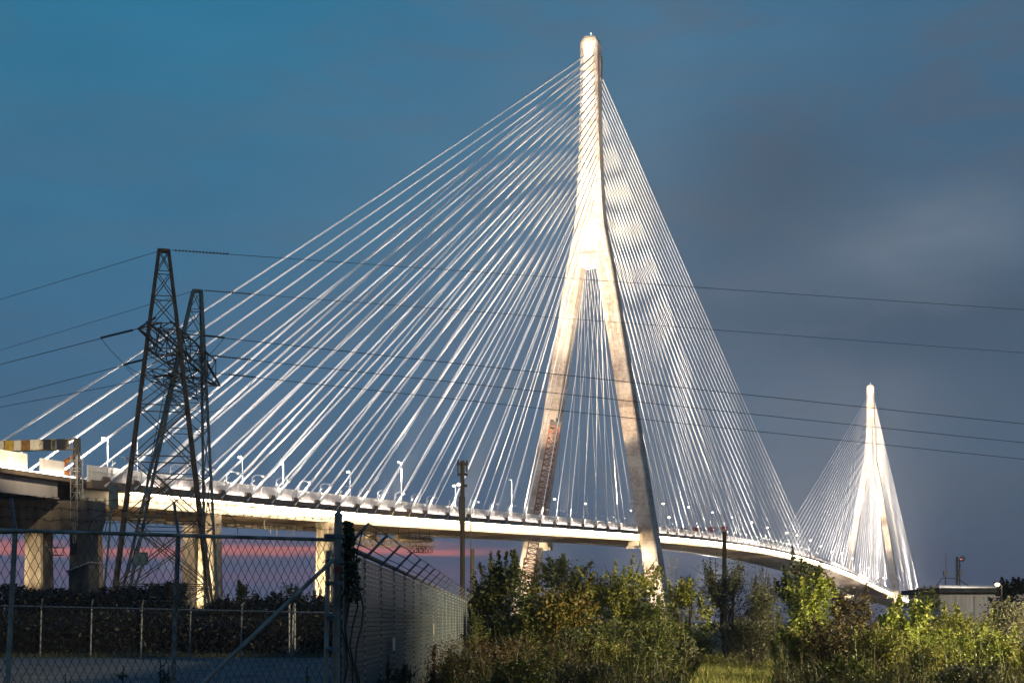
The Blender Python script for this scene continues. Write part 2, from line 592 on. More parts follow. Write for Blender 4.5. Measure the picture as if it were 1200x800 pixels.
for px, py, s, lit in LAMPS:
    t = t_at(px, s) + 1.2
    base = B(t, s, zd(t) + .004)
    Y = B(t, s, 0).y
    zh = EYE + (HY - py) / F * Y
    h = min(max(zh - base.z, 6.0), 13.5)
    if lit:
        if px < 745:
            nL += 1
            lab = 'lit street lamp on the deck, %s from the left end of the near span' % WORDS[nL - 1]
        else:
            nR += 1
            lab = 'lit street lamp on the long span, %s to the right of the tall pylon' % WORDS[nR - 1]
    else:
        nU += 1
        lab = ['unlit street lamp on the deck left of the wooden utility pole', 'unlit street lamp on the deck just left of the red crane boom', 'unlit street lamp on the deck between the legs of the tall pylon'][nU - 1]
    L_ = thing('street_lamp', lab, 'street lamp', base, 'street lamps along the bridge deck')
    k = MB()
    k.tube(base, base + Vector((0, 0, h)), .13, .08, 6)
    head = base + Vector((D[0] * -1.2, D[1] * -1.2, h + .1))
    k.path([base + Vector((0, 0, h)), base + Vector((D[0] * -.5, D[1] * -.5, h + .2)), head], .06, 5)
    k.build('pole', M['white_steel'], L_)
    k = MB()
    k.box(head + Vector((0, 0, .08)), .9, .42, .14, ROTZ)
    hd = k.build('lamp_head', M['white_steel'], L_)
    if lit:
        k = MB()
        k.sphere(head - Vector((0, 0, .12)), .47 if Y < 450 else (.48 if Y < 700 else .62), 10, 6, .7)
        k.build('bulb', M['lamp'], hd)

# ------------------------------------------------------------------ approach viaduct at the left
via = thing('approach_viaduct', 'approach viaduct with pale girder and heavy brown concrete pier cap at the left edge', 'viaduct', B(-326, 0, 0))
TV = [-321.5 - 8 * i for i in range(0, 26)]


def sweepv(section, mb, ts=TV):
    mb.loft([[B(t, s, zd(-321) + .15 + dz + (t + 321) * -.0005) for s, dz in section] for t in ts][::-1])


m_ = MB(); sweepv([(-19.2, 0), (19.2, 0), (19.2, -.75), (17, -.9), (-17, -.9), (-19.2, -.75)], m_); m_.build('deck', M['edge'], via)
for sgn in (1, -1):
    a = 17.4 * sgn
    m_ = MB()
    sweepv([(a - .3, -.91), (a + .3, -.91), (a + .3, -3.3), (a + .6, -3.3), (a + .6, -3.5), (a - .6, -3.5), (a - .6, -3.3), (a - .3, -3.3)], m_, [t - 5 for t in TV])
    m_.build('girder', mat_noise('lavender_girder', (.30, .28, .30), (.42, .39, .42), .3, .6, stretch=(1, 1, .3)), via)
    a = 18.4 * sgn
    m_ = MB(); sweepv([(a - .15, .004), (a + .15, .004), (a + .15, 2.7), (a - .15, 2.7)], m_, [t - 13 for t in TV])
    for dz in (.9, 1.9):
        sweepv([(a + .15, dz), (a + .19, dz), (a + .19, dz + .07), (a + .15, dz + .07)], m_, [t - 13 for t in TV])
    pr = m_.build('barrier', M['parapet'], via)
m_ = MB()
for dz0, dz1, t0, t1 in ((.004, 2.5, -331.5, -326.2),):
    p = []
    for dz in (dz0, dz1):
        p += [B(t0, 18.3, zd(-321) + dz), B(t1, 18.3, zd(-321) + dz), B(t1, 18.75, zd(-321) + dz), B(t0, 18.75, zd(-321) + dz)]
    m_.hexa(p)
m_.build('barrier_end', M['parapet'], via)
m_ = MB()
for i in range(20):
    t = -330 - i * 7.5
    m_.box(B(t, 0, zd(-321) - 1.9), .5, 33.0, 1.9, ROTZ)
m_.build('floor_beam', M['soffit'], via)
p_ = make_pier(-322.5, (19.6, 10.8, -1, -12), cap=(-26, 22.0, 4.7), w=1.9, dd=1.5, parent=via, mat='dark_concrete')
k = MB()
for i in range(2):
    k.box(B(-325.6, 16.7 - i * .01, 12.2 + i * 1.2), 1.6, 1.9, .08, ROTZ)
for u in (-.8, .8):
    k.tube(B(-325.6 + u, 15.9, 12.1), B(-325.6 + u, 15.9, 13.5), .04)
    k.tube(B(-325.6 + u, 17.5, 12.1), B(-325.6 + u, 17.5, 13.5), .04)
k.build('service_platform', M['galv_dark'], via)
k = MB()
k.box(B(-324.15, 18.9, 13.6), .3, 1.0, 2.6, ROTZ)
k.build('access_door', M['black'], via)
k = MB()
for i, (s, z) in enumerate(((19.7, 16.4), (20.1, 17.8))):
    k.path([B(-325.2, s, 14), B(-325.3, s, z + 1)], .12, 6)
k.build('drain_pipe', M['concrete'], via)
# glowing strip added to brighten the viaduct barrier, no real fixture
m_ = MB()
sweepv([(18.98, .03), (19.08, .03), (19.08, .12), (18.98, .12)], m_, [t - 1 for t in TV])
m_.build('added_wash', M['wash'], via)


def truss(mb, a, b, w, h, n, r, up=Vector((0, 0, 1))):
    a, b = Vector(a), Vector(b)
    d = (b - a).normalized()
    x = d.cross(up).normalized()
    u = x.cross(d).normalized()
    c = [a + x * (sx * w / 2) + u * (su * h / 2) for sx, su in ((-1, -1), (1, -1), (1, 1), (-1, 1))]
    e = b - a
    for q in c:
        mb.bar(q, q + e, r * 2)
    for i in range(n):
        f0, f1 = i / n, (i + 1) / n
        for j in range(4):
            p, q = c[j], c[(j + 1) % 4]
            if i % 2 == 0:
                mb.bar(p + e * f0, q + e * f1, r * 1.3)
            else:
                mb.bar(q + e * f0, p + e * f1, r * 1.3)
            mb.bar(p + e * f1, q + e * f1, r * 1.3)


# overhead sign gantry at the viaduct end
gt = -323.3
gz = zd(-321)
base = B(gt, 18.9, gz + .15)
g_ = thing('sign_gantry', 'overhead gantry with dark column and row of yellow and black boxes at the left edge', 'gantry', base)
k = MB()
k.bar(base + Vector((0, 0, -3.2)), base + Vector((0, 0, 6.4)), .95)
k.build('column', M['black'], g_)
k = MB()
GA = base + Vector((0, 0, 5.45))
GB = B(gt - 6, -22, gz + 5.6)
truss(k, GA, GB, 1.1, 1.55, 30, .055)
k.build('truss', M['yellow_steel'], g_)
dirg = (GB - GA).normalized()
# centre px of each box along the truss
for px0, px1, mt in ((69, 78, 'black'), (53.5, 62, 'black'), (38, 48, 'cream'), (28, 36.5, 'brown_panel'), (19, 27, 'cream'), (8.5, 18.5, 'ochre'), (-4, 6, 'cream')):
    def loc(px):
        kk = (px - CX) / F
        return (kk * GA.y - GA.x) / (dirg.x - kk * dirg.y)
    l0, l1 = loc(px1), loc(px0)
    c = GA + dirg * ((l0 + l1) / 2)
    k = MB()
    ra = math.atan2(dirg.y, dirg.x)
    k.box(c, l1 - l0, 1.35, 1.5, ra)
    for q in range(2):
        k.box(c + Vector((0, 0, .78 - 1.56 * q)), l1 - l0 + .1, 1.4, .06, ra)
    k.build('signal_box', M[mt], g_)
# scaffold at the joint
sc = thing('scaffold_stair', 'narrow scaffold stair beside the gantry column at the end of the viaduct', 'scaffold', B(-325.2, 19.9, gz - 6.1))
k = MB()
for ix in (0, 1.6):
    for iy in (0, 1.3):
        k.bar(B(-325.6 + iy, 19.5 + ix * .8, gz - 7.6), B(-325.6 + iy, 19.5 + ix * .8, gz + 3.6), .12)
for i in range(9):
    z = gz - 7.2 + i * 1.25
    for iy in (0, 1.3):
        k.bar(B(-325.6 + iy, 19.5, z), B(-325.6 + iy, 20.78, z), .08)
    for ix in (0, 1.28):
        k.bar(B(-325.6, 19.5 + ix, z), B(-324.3, 19.5 + ix, z), .08)
        k.bar(B(-325.6, 19.5 + ix, z), B(-324.3, 19.5 + ix, z + 1.25), .06)
k.build('frame', M['galv'], sc)
k = MB()
for i in range(4):
    k.box(B(-324.95, 20.1, gz - 6.4 + i * 2.5), 1.2, 1.2, .06, ROTZ)
k.build('platform', M['yellow_steel'], sc)
# boom lift on the viaduct
bp_ = B(t_at(72, 12), 12, gz + .15)
ex = thing('boom_lift', 'orange boom lift with its raised arm showing above the white barrier', 'boom lift', bp_)
k = MB()
k.box(bp_ + Vector((0, 0, .9)), 3.4, 2.0, .9, ROTZ)
k.box(bp_ + Vector((0, 0, 1.7)), 2.2, 1.6, .8, ROTZ)
k.build('chassis', M['orange'], ex)
for sx in (-1.1, 1.1):
    for sy in (-1, 1):
        k = MB()
        c = bp_ + Vector((D[0] * sx + N[0] * sy, D[1] * sx + N[1] * sy, .5))
        k.tube(c - Vector((N[0], N[1], 0)) * .2, c + Vector((N[0], N[1], 0)) * .2, .5, n=12)
        k.build('wheel', M['black'], ex)
k = MB()
a0 = at(76.5, 541, bp_.y)
a1 = at(88, 533, bp_.y + 1)
k.bar(bp_ + Vector((0, 0, 2)), a0, .55)
k.bar(a0, a1, .62)
k.bar(a1 - (a1 - a0) * .05, at(91.5, 536.5, bp_.y + 1), .75)
k.build('arm', M['orange'], ex)

# ------------------------------------------------------------------ things hung from / standing on the bridge
# inspection traveller under the near span
tA, tB = t_at(430, 19), t_at(531, 19)
tr = thing('inspection_traveller', 'long lattice inspection platform hung beneath the deck above the grey slatted fence', 'work platform', B(tA, 17, zd(tA) - 6))
TS_ = 14.0
k = MB()
truss(k, B(tA, TS_, zd(tA) - 7.2), B(tB - 3, TS_, zd(tB) - 7.2), 2.2, 1.7, 26, .08)
k.build('truss', M['yellow_steel'], tr)
for i in range(8):
    t = tA + (tB - tA) * (i + .5) / 8
    k = MB()
    k.bar(B(t, TS_ - .3, zd(t) - 6.4), B(t, TS_ - .3, zd(t) - 3.0), .18)
    k.build('hanger', M['rust'], tr)
for t, w, h in ((tA + 2, 5, 1.5), (tA + 15, 4, 1.1), (tB - 14, 12, 1.4), (tB - 3, 5, 1.2)):
    k = MB()
    k.box(B(t, TS_ - 1.3, zd(t) - 5.9), w, 1.4, h, ROTZ)
    for q in range(5):
        k.bar(B(t - w / 2 + q * w / 4, TS_ - .4, zd(t) - 6.4), B(t - w / 2 + q * w / 4, TS_ - .4, zd(t) - 4.9), .12)
    k.bar(B(t - w / 2, TS_ - .4, zd(t) - 5.0), B(t + w / 2, TS_ - .4, zd(t) - 5.0), .12)
    k.build('machine_deck', M['yellow_steel'], tr)
k = MB()
truss(k, B(tB - 15, TS_, zd(tB) - 8.9), B(tB - 4, TS_, zd(tB) - 8.6), 2.0, 1.6, 8, .08)
k.build('lower_cage', M['rust'], tr)
# short hanging rack
tA, tB = t_at(310, 10), t_at(345, 10)
tr = thing('hanging_rack', 'short rack with dangling rods hung beneath the deck between two piers', 'work platform', B(tA, 10, zd(tA) - 4))
k = MB()
k.bar(B(tA, 10, zd(tA) - 3.7), B(tB, 10, zd(tB) - 3.7), .35)
for i in range(6):
    t = tA + (tB - tA) * i / 5
    k.bar(B(t, 10, zd(t) - 2.7), B(t, 10, zd(t) - 5.0 - (i % 3) * .9), .14)
k.build('rack_frame', M['galv_dark'], tr)

# lattice crane in front of the left pylon leg
Yc = 500
c0 = at(609, 716, Yc)
c1 = at(650, 500, Yc)
base = Vector((at(606, 728, Yc).x, Yc, 0))
cr_ = thing('crawler_crane', 'rust red lattice boom crane leaning in front of the left pylon leg', 'crane', base)
k = MB()
c_low = base + Vector((1.2, 0, 2.4))
segs = [(c_low, 4.6), (at(622, 655, Yc), 4.6), (c1, 3.2)]
truss(k, segs[0][0], segs[1][0], 4.4, 4.4, 14, .20)
truss(k, segs[1][0], segs[2][0], 3.5, 3.5, 24, .20)
k.build('boom', M['rust'], cr_)
k = MB()
k.box(c1 + Vector((.3, 0, .6)), 4.0, 3.4, 2.2)
k.tube(c1 + Vector((1.4, -1, 2)), c1 + Vector((1.4, 1, 2)), 1.0, n=12)
k.box(c1 + Vector((-.9, 0, 2.0)), 1.2, 1.6, 1.0)
k.build('boom_head', M['black'], cr_)
k = MB()
k.box(base + Vector((-2, 0, 2.6)), 8, 4, 2.6)
k.box(base + Vector((-6.5, 0, 2.8)), 2, 4.4, 3)
k.build('machine_house', M['rust'], cr_)
for sy in (-2.6, 2.6):
    k = MB()
    k.box(base + Vector((-1.5, sy, .75)), 8, 1.1, 1.3)
    for q in range(6):
        k.tube(base + Vector((-5 + q * 1.4, sy - .6, .6)), base + Vector((-5 + q * 1.4, sy + .6, .6)), .55, n=10)
    k.build('crawler_track', M['black'], cr_)
k = MB()
k.path([c1 + Vector((1.9, 0, 1.6)), at(655, 640, Yc - 1)], .06, 4)
k.build('hoist_rope', M['wire'], cr_)

# lattice hoist / scaffold tower on the deck next to the right leg
t = t_at(741.5, 17)
sb = B(t, 17, zd(t))
st_ = thing('scaffold_tower', 'pale lattice scaffold tower on the deck beside the right pylon leg', 'scaffold', sb)
k = MB()
truss(k, sb + Vector((0, 0, .02)), sb + Vector((0, 0, 11.5)), 2.6, 2.6, 7, .08, Vector((D[0], D[1], 0)))
k.build('frame', M['white_steel'], st_)
k = MB()
for i in range(5):
    k.box(sb + Vector((0, 0, 2 + i * 2.3)), 2.7, 2.7, .15, ROTZ)
k.build('platform', M['white_steel'], st_)
# lattice mast behind the right leg, below the deck
mbse = B(30, 8, 0)
px = 789
Ym = 560
mb0 = Vector((at(px, 728, Ym).x, Ym, 0))
lm = thing('lattice_mast', 'thin grey lattice mast standing behind the foot of the right pylon leg', 'mast', mb0)
k = MB()
truss(k, mb0, mb0 + Vector((0, 0, 27)), 2.6, 2.6, 14, .09, Vector((0, 1, 0)))
k.build('frame', M['galv'], lm)

# second gantry with dark boxes on the long span
t = t_at(822, 6)
gz2 = zd(t)
g2a, g2b = B(t, 18.2, gz2), B(t, -6, gz2)
g2 = thing('sign_gantry', 'distant deck gantry with small dark red boxes right of the tall pylon', 'gantry', g2a)
k = MB()
for q in (g2a, g2b):
    k.bar(q, q + Vector((0, 0, 6.6)), .5)
k.build('column', M['black'], g2)
k = MB()
truss(k, g2a + Vector((0, 0, 5.9)), g2b + Vector((0, 0, 5.9)), 1, 1.0, 14, .07)
k.build('truss', M['galv_dark'], g2)
for f in (.05, .3, .62, .85):
    c = g2a.lerp(g2b, f) + Vector((0, 0, 5.7))
    k = MB()
    k.box(c, 1.2, 2.6, 2.4, ROTZ)
    k.box(c + Vector((0, 0, 1.25)), 1.3, 2.7, .1, ROTZ)
    k.build('signal_box', M['red'] if f < .7 else M['black'], g2)

# telehandler-like machine near the far pylon and red signal mast
t = t_at(1025, 10)
b0 = B(t, 10, zd(t))
ma = thing('lifting_machine', 'small ochre machine with raised arm on the deck before the far pylon', 'machine', b0)
k = MB(); k.box(b0 + Vector((0, 0, 1.6)), 6, 3.2, 2.2, ROTZ); k.box(b0 + Vector((0, 0, 3.6)), 2.6, 2.6, 2, ROTZ); k.build('chassis', M['ochre'], ma)
k = MB(); k.bar(b0 + Vector((0, 0, 3)), b0 + Vector((3.0, 0, 9)), 1.1); k.bar(b0 + Vector((3.0, 0, 9)), b0 + Vector((6.5, 0, 9.8)), .9); k.bar(b0 + Vector((6.5, 0, 9.8)), b0 + Vector((6.4, 0, 7)), .7); k.build('arm', M['yellow_steel'], ma)
for sx in (-2, 2):
    for sy in (-1.3, 1.3):
        k = MB(); c = b0 + Vector((D[0] * sx + N[0] * sy, D[1] * sx + N[1] * sy, .7)); k.tube(c - Vector((N[0], N[1], 0)) * .3, c + Vector((N[0], N[1], 0)) * .3, .7, n=10); k.build('wheel', M['black'], ma)
t = t_at(961, -10)
b0 = B(t, -10, zd(t))
sm = thing('signal_mast', 'signal mast with a red lamp on the deck left of the far pylon', 'signal mast', b0)
k = MB(); k.tube(b0, b0 + Vector((0, 0, 10)), .15); k.box(b0 + Vector((0, 0, 8.6)), 1.6, 1.6, 2.2, ROTZ); k.build('mast', M['white_steel'], sm)
k = MB(); k.sphere(b0 + Vector((0, -1.1, 9.4)), .6); k.build('red_lamp', M['red_lamp'], sm)

# ------------------------------------------------------------------ transmission portal and power lines


def mast(mb, top, base, ht, hb, rot, levels, leg=.14):
    """lattice mast of four legs, square half-width ht at top, hb at base"""
    def ringz(f):
        c = top.lerp(base, f)
        h = ht + (hb - ht) * f
        return [c + Vector((math.cos(rot + PI / 4 + q * PI / 2), math.sin(rot + PI / 4 + q * PI / 2), 0)) * h * 1.414 for q in range(4)]
    prev = ringz(0)
    for q in range(4):
        mb.bar(prev[q], ringz(1)[q], leg)
    for q in range(4):
        mb.bar(prev[q], prev[(q + 1) % 4], leg * .8)
    f0 = 0
    for f in levels:
        cur = ringz(f)
        th = .055 + .035 * f
        for q in range(4):
            q2 = (q + 1) % 4
            mb.bar(prev[q], cur[q2], th)
            mb.bar(prev[q2], cur[q], th)
            if f < .999:
                mb.bar(cur[q], cur[q2], th)
        prev = cur


TWN, TWF = 108.0, 122.0
topN, topF = at(192, 294, TWN), at(231, 341, TWF)
baseN = Vector((at(190, 728, TWN).x, TWN, 0))
baseF = Vector((at(192, 728, TWF).x, TWF, 0))
tp = thing('transmission_portal', 'dark steel lattice portal of two tapering masts carrying the power lines', 'transmission tower', baseN)
LV = [.055, .12, .19, .255, .31, .40, .53, .68, .85, 1.0]
k = MB(); mast(k, topN, baseN, .36, 3.95, math.radians(14), LV, .20); k.build('mast', M['tower_steel'], tp)
k = MB(); mast(k, topF, baseF, .34, 4.1, math.radians(20), LV, .21); k.build('mast', M['teal_steel'], tp)
# heavy cross beam from the near arm tip through both masts to the far arm tip
beamA, beamB = at(162, 385, TWN - 3), at(258, 452, TWF + 9)
k = MB()
bN, bF = at(186, 392, TWN), at(240, 436, TWF)
truss(k, bN, bF, 1.9, 2.0, 5, .05)
for tip, root in ((beamA, bN), (beamB, bF)):
    for o_ in (Vector((0, .9, 1.1)), Vector((0, -.9, 1.1)), Vector((0, .9, -1.0)), Vector((0, -.9, -1.0))):
        k.bar(tip, root + o_, .11)
    k.bar(root + Vector((0, .9, 1.1)), root + Vector((0, -.9, -1)), .08)
# second lower arm level
truss(k, at(184, 440, TWN), at(236, 462, TWF), .9, .8, 4, .035)
k.bar(topN.lerp(baseN, .24), beamA, .09)
k.bar(topF.lerp(baseF, .24), beamB, .09)
k.bar(topN.lerp(baseN, .2), at(245, 440, TWF), .09)
k.build('cross_beam', M['tower_steel'], tp)
# ladder and cable riser
k = MB()
for q in (-.25, .25):
    k.bar(at(203, 425, TWN + 6) + Vector((q, 0, 0)), at(176, 560, TWN + 6) + Vector((q, 0, 0)), .05)
for i in range(22):
    p = at(203, 425, TWN + 6).lerp(at(176, 560, TWN + 6), i / 21)
    k.bar(p - Vector((.25, 0, 0)), p + Vector((.25, 0, 0)), .04)
k.build('ladder', M['teal_steel'], tp)
k = MB()
k.box(at(133, 582, TWN - 4), .55, .5, 1.7)
k.box(at(165, 654, TWN - 4), .9, .5, .9)
k.path([at(131, 588, TWN - 4), at(127, 640, TWN - 4), at(120, 712, TWN - 4)], .09, 6)
k.path([at(168, 655, TWN - 4), at(152, 712, TWN - 4)], .10, 6)
k.build('cable_riser', M['teal_steel'], tp)


def wire_path(pts, n=14, sag=0.0):
    out = []
    for i in range(len(pts) - 1):
        a, b = pts[i], pts[i + 1]
        for q in range(n):
            f = q / n
            p = a.lerp(b, f)
            p.z -= 4 * sag * f * (1 - f)
            out.append(p)
    out.append(pts[-1])
    return out


def insulator(mb, a, b, n=16, r=.10):
    mb.tube(a, b, .03, n=5)
    d = b - a
    for i in range(n):
        p = a + d * ((i + .5) / n)
        u = d.normalized()
        mb.tube(p - u * .045, p + u * .03, r * .45, r, n=8)


def power_line(label, left, root, right, insL, insR, r=.028, sagR=1.4, jumper=True):
    L_ = thing('power_line', label, 'power line', root, 'power lines hung from the lattice portal')
    k = MB()
    if left:
        k.path(wire_path([root] + left, 10, .25), r, 5)
    if right:
        k.path(wire_path([root] + right, 20, sagR), r, 5)
    k.build('conductor', M['wire'], L_)
    for a, b in insL + insR:
        k = MB(); insulator(k, a, b); k.build('insulator', M['insul'], L_)
    if jumper and insL and insR:
        k = MB()
        a, b = insL[0][1], insR[0][1]
        pts = []
        for i in range(13):
            f = i / 12
            p = a.lerp(b, f); p.z -= 4 * 3.2 * f * (1 - f)
            pts.append(p)
        k.path(pts, .022, 5)
        k.build('jumper', M['wire'], L_)


def on(a, b, p0, p1):
    # points of segment a-b seen at the two given columns of the photograph
    def f(px):
        kk = (px - CX) / F
        return (kk * a.y - a.x) / ((b.x - a.x) - kk * (b.y - a.y))
    return (a.lerp(b, f(p0)), a.lerp(b, f(p1)))


R_Y = 205.0
L_Y = 240.0
# earth wires from the mast tops
a = topN + Vector((0, 0, .1)); b = at(1900, 407, R_Y); lw = at(-330, 446, L_Y)
power_line('topmost power line, from the peak of the taller lattice mast', [lw], a, [b], [], [on(a, b, 204, 268)], .022, .25, False)
a = topF + Vector((0, 0, .1)); b = at(1900, 462, R_Y); lw = at(-330, 506, L_Y)
power_line('second highest power line, from the peak of the shorter lattice mast', [lw], a, [b], [], [on(a, b, 240, 294)], .022, .25, False)
# three phases
a = beamA; a2 = at(-330, 507, L_Y); b = at(1900, 566, R_Y)
power_line('power line from the left arm tip with a long insulator string on its left', [a2], a, [b], [on(a, a2, 156, 118)], [on(a, b, 238, 263)], .030, .3)
a = at(205, 412, TWN + 7); a2 = at(-330, 547, L_Y); b = at(1900, 588, R_Y)
power_line('power line from the middle of the cross beam between the two masts', [a2], a, [b], [on(a, a2, 172, 145)], [on(a, b, 248, 294)], .030, .3)
a = at(224, 434, TWF + 3); a2 = at(-330, 535, L_Y); b = at(1900, 607, R_Y)
power_line('lowest power line, from the right end of the cross beam', [a2], a, [b], [on(a, a2, 202, 180)], [on(a, b, 268, 300)], .030, .3)

# ------------------------------------------------------------------ utility poles
Yp = 75.0
up0 = Vector((at(542, 728, Yp).x, Yp, 0))
zt = at(543, 540, Yp).z
up = thing('utility_pole', 'tall dark utility pole with fittings at its top behind the slatted fence', 'utility pole', up0)
k = MB(); k.tube(up0, Vector((up0.x, Yp, zt)), .145, .11, 10); k.build('pole', M['wood'], up)
k = MB()
for dz in (-.15, -.7, -1.3):
    k.box((up0.x, Yp, zt + dz), .62 + .1 * dz, .16, .14)
for dx in (-.22, .05, .24):
    k.tube((up0.x + dx, Yp, zt - .6), (up0.x + dx, Yp, zt + .05), .055, n=6)
k.box((up0.x - .02, Yp - .2, zt - 2.6), .34, .25, 1.4)
k.build('fittings', M['black'], up)
k = MB(); k.sphere((up0.x - .2, Yp - .1, zt - 1.25), .09); k.build('lamp', M['lamp'], up)
Yp = 95.0
p0 = Vector((at(553.5, 728, Yp).x, Yp, 0)); zt = at(553.5, 643, Yp).z
pp = thing('wooden_post', 'short pale wooden post right of the tall utility pole', 'post', p0)
k = MB(); k.tube(p0, Vector((p0.x, Yp, zt)), .16, .14, 9); k.build('pole', M['pale_wood'], pp)
k = MB(); k.tube(Vector((p0.x - .1, Yp, zt - .1)), Vector((p0.x - .1, Yp, zt + 2.3)), .03, n=5); k.build('rod', M['galv'], pp)
Yp = 90.0
p0 = Vector((at(849, 728, Yp).x, Yp, 0)); zt = at(849, 622, Yp).z
pp = thing('utility_pole', 'brown wooden pole rising out of the trees right of the pylon', 'utility pole', p0)
k = MB(); k.tube(p0, Vector((p0.x, Yp, zt)), .17, .13, 9); k.build('pole', M['wood'], pp)
k = MB(); k.box((p0.x, Yp, zt + .03), .3, .3, .1); k.build('cap', M['galv_dark'], pp)

# ------------------------------------------------------------------ fences
# front chain link fence


def fp(px, z):
    f = (px - 16) / 379.0
    Y = 11.6 + 1.3 * f
    return Vector(((px - CX) / F * Y, Y, z))


ZR = 2.44
cf = thing('chain_link_fence', 'near chain link fence with rusty steel posts at the lower left', 'fence', fp(207, 0))
P_A, P_B = fp(-75, 0), fp(392, 0)
for pxp, pxb in ((18, 6), (209, 203)):
    k = MB()
    tpz = fp(pxp, ZR + .02)
    bt = fp(pxb - 6, 0)
    k.tube(bt, tpz, .021, n=10)
    # ties twisted round the post
    for i in range(26):
        q = bt.lerp(tpz, .06 + i * .036)
        k.tube(q - Vector((.025, .016, 0)), q + Vector((.025, -.026, .012)), .004, n=4)
    po = k.build('post', M['old_steel'], cf)
    k = MB()
    k.bar(tpz, tpz + Vector((-.035, 0, .25)), .022)
    k.build('barb_arm', M['galv_dark'], po)
k = MB(); k.tube(fp(-75, ZR), fp(392, ZR), .0165, n=8)
k.build('top_rail', M['old_steel'], cf)
k = MB()
ax = (P_B - P_A); LN = ax.length; ax.normalize()
cw = .066
nw = int(LN / (cw / 2))
hh = ZR - .05
rows = int(hh / cw)
for i in range(0, nw + 1):
    # each pass of wire zigzags between two columns
    pts = []
    for j in range(rows + 1):
        x = i * cw / 2 + (cw / 4 if j % 2 else -cw / 4) * (1 if i % 2 == 0 else -1)
        p = P_A + ax * min(max(x, 0), LN)
        pts.append((p.x + (.003 if j % 2 else -.003), p.y + .03, .05 + j * cw))
    k.path(pts, .0033, 3, False)
k.build('chain_link_mesh', M['mesh_wire'], cf)
for q, dz in enumerate((.10, .19, .28)):
    k = MB()
    pts = []
    for i in range(40):
        f = i / 39
        p = fp(-75 + 467 * f, ZR + dz)
        p.z += .012 * math.sin(i * 2.1 + q)
        pts.append(p)
    k.path(pts, .003, 4)
    for i in range(46):
        f = (i + .5) / 46
        p = fp(-75 + 467 * f, ZR + dz)
        k.tube(p + Vector((-.012, 0, -.02)), p + Vector((.012, 0, .02)), .0022, n=3)
        k.tube(p + Vector((.012, 0, -.02)), p + Vector((-.012, 0, .02)), .0022, n=3)
    k.build('barbed_wire', M['wire'], cf)
# loose loops of razor wire
k = MB()
for c, r in ((145, .16), (252, .20), (120, .12)):
    pts = []
    for i in range(20):
        w = i / 19 * PI * 1.1
        p = fp(c, ZR + .02)
        pts.append(p + Vector((r * math.cos(w), .02 * i / 19, r * math.sin(w) * 1.1)))
    k.path(pts, .0035, 4)
k.build('loose_wire', M['wire'], cf)

# corner gate post assembly
gp = thing('gate_post', 'rusty steel corner post assembly with diagonal brace joining the two fences', 'gate post', fp(395, 0))
k = MB(); k.tube(fp(391, 0), fp(396.5, 2.66), .036, n=10); k.tube(fp(396.5, 2.66), fp(396.5, 2.70), .042, .02, n=10); k.build('main_post', M['old_steel'], gp)
k = MB(); k.tube(fp(400, 0) + Vector((.01, .1, 0)), fp(403.5, 2.62) + Vector((.01, .1, 0)), .03, n=10); k.build('gate_upright', M['old_steel'], gp)
k = MB(); k.tube(fp(380, 0) - Vector((0, .06, 0)), fp(385.5, 2.34) - Vector((0, .06, 0)), .022, n=10); k.build('gate_upright', M['old_steel'], gp)
k = MB(); k.tube(at(225, 812, 11.9), at(391, 655, 12.55), .019, n=8); k.build('diagonal_brace', M['old_steel'], gp)
for py, w in ((628, .17), (657, .15), (683, .16), (722, .14), (760, .15)):
    k = MB()
    c = at(392, py, 12.72); k.box(c, w, .12, .035); k.tube(c + Vector((-.06, -.08, 0)), c + Vector((-.02, -.08, 0)), .018, n=6)
    k.build('hinge_clamp', M['galv_dark'], gp)
k = MB(); k.box(at(396.5, 667, 12.74), .065, .012, .045); k.build('red_tag', M['red'], gp)

# slatted fence running away from the camera
XF = -1.56
sf = thing('slatted_fence', 'grey horizontal slatted security fence topped with barbed wire arms running into the distance', 'fence', (XF, 13, 0))
ys = [13.05 + 1.85 * i for i in range(28)]
for i, y in enumerate(ys):
    k = MB()
    k.box((XF + .013, y, 1.2), .03, .036, 2.4)
    po = k.build('post', M['slat_post'], sf)
    k = MB()
    k.bar(Vector((XF + .02, y, 2.36)), Vector((XF + .25, y, 2.60)), .026)
    k.build('barb_arm', M['galv_dark'], po)
for i in range(len(ys) - 1):
    y0, y1 = ys[i] + .019, ys[i + 1] - .019
    k = MB()
    for q in range(46):
        z = .05 + q * .0505
        k.hexa([(XF - .018, y0, z), (XF + .02, y0, z - .012), (XF + .02, y1, z - .012), (XF - .018, y1, z),
                (XF - .018, y0, z + .042), (XF + .02, y0, z + .029), (XF + .02, y1, z + .029), (XF - .018, y1, z + .042)])
    # thin backing wires of the mesh
    for q in range(5):
        yy = y0 + (y1 - y0) * (q + .5) / 5
        k.tube((XF - .03, yy, .03), (XF - .03, yy, 2.36), .004, n=4)
    k.build('slat_panel', M['slat'], sf)
k = MB(); k.tube((XF + .01, ys[0], 2.40), (XF + .01, ys[-1], 2.40), .028, n=8); k.build('top_rail', M['galv_dark'], sf)
for q in range(3):
    f = .28 + q * .34
    k = MB()
    k.path([(XF + .02 + .23 * f, y, 2.37 + .24 * f + .008 + (.006 if i % 2 else -.006)) for i, y in enumerate(ys)], .006, 4)
    k.build('barbed_wire', M['wire'], sf)
k = MB(); k.box((XF + .075, 17.9, 1.42), .006, .30, .16); k.build('notice_plate', M['cream'], sf)
k = MB(); k.box((XF + .075, 27.0, 1.55), .006, .14, .2); k.build('notice_plate', M['cream'], sf)

# rear chain link fence across the yard
rf = thing('rear_chain_fence', 'low grey chain link fence at the back of the asphalt yard', 'fence', at(190, 728, 70) * 1.0)


def rp(px, z):
    f = px / 385.0
    Y = 70 - 10 * f
    return Vector(((px - CX) / F * Y, Y, z))


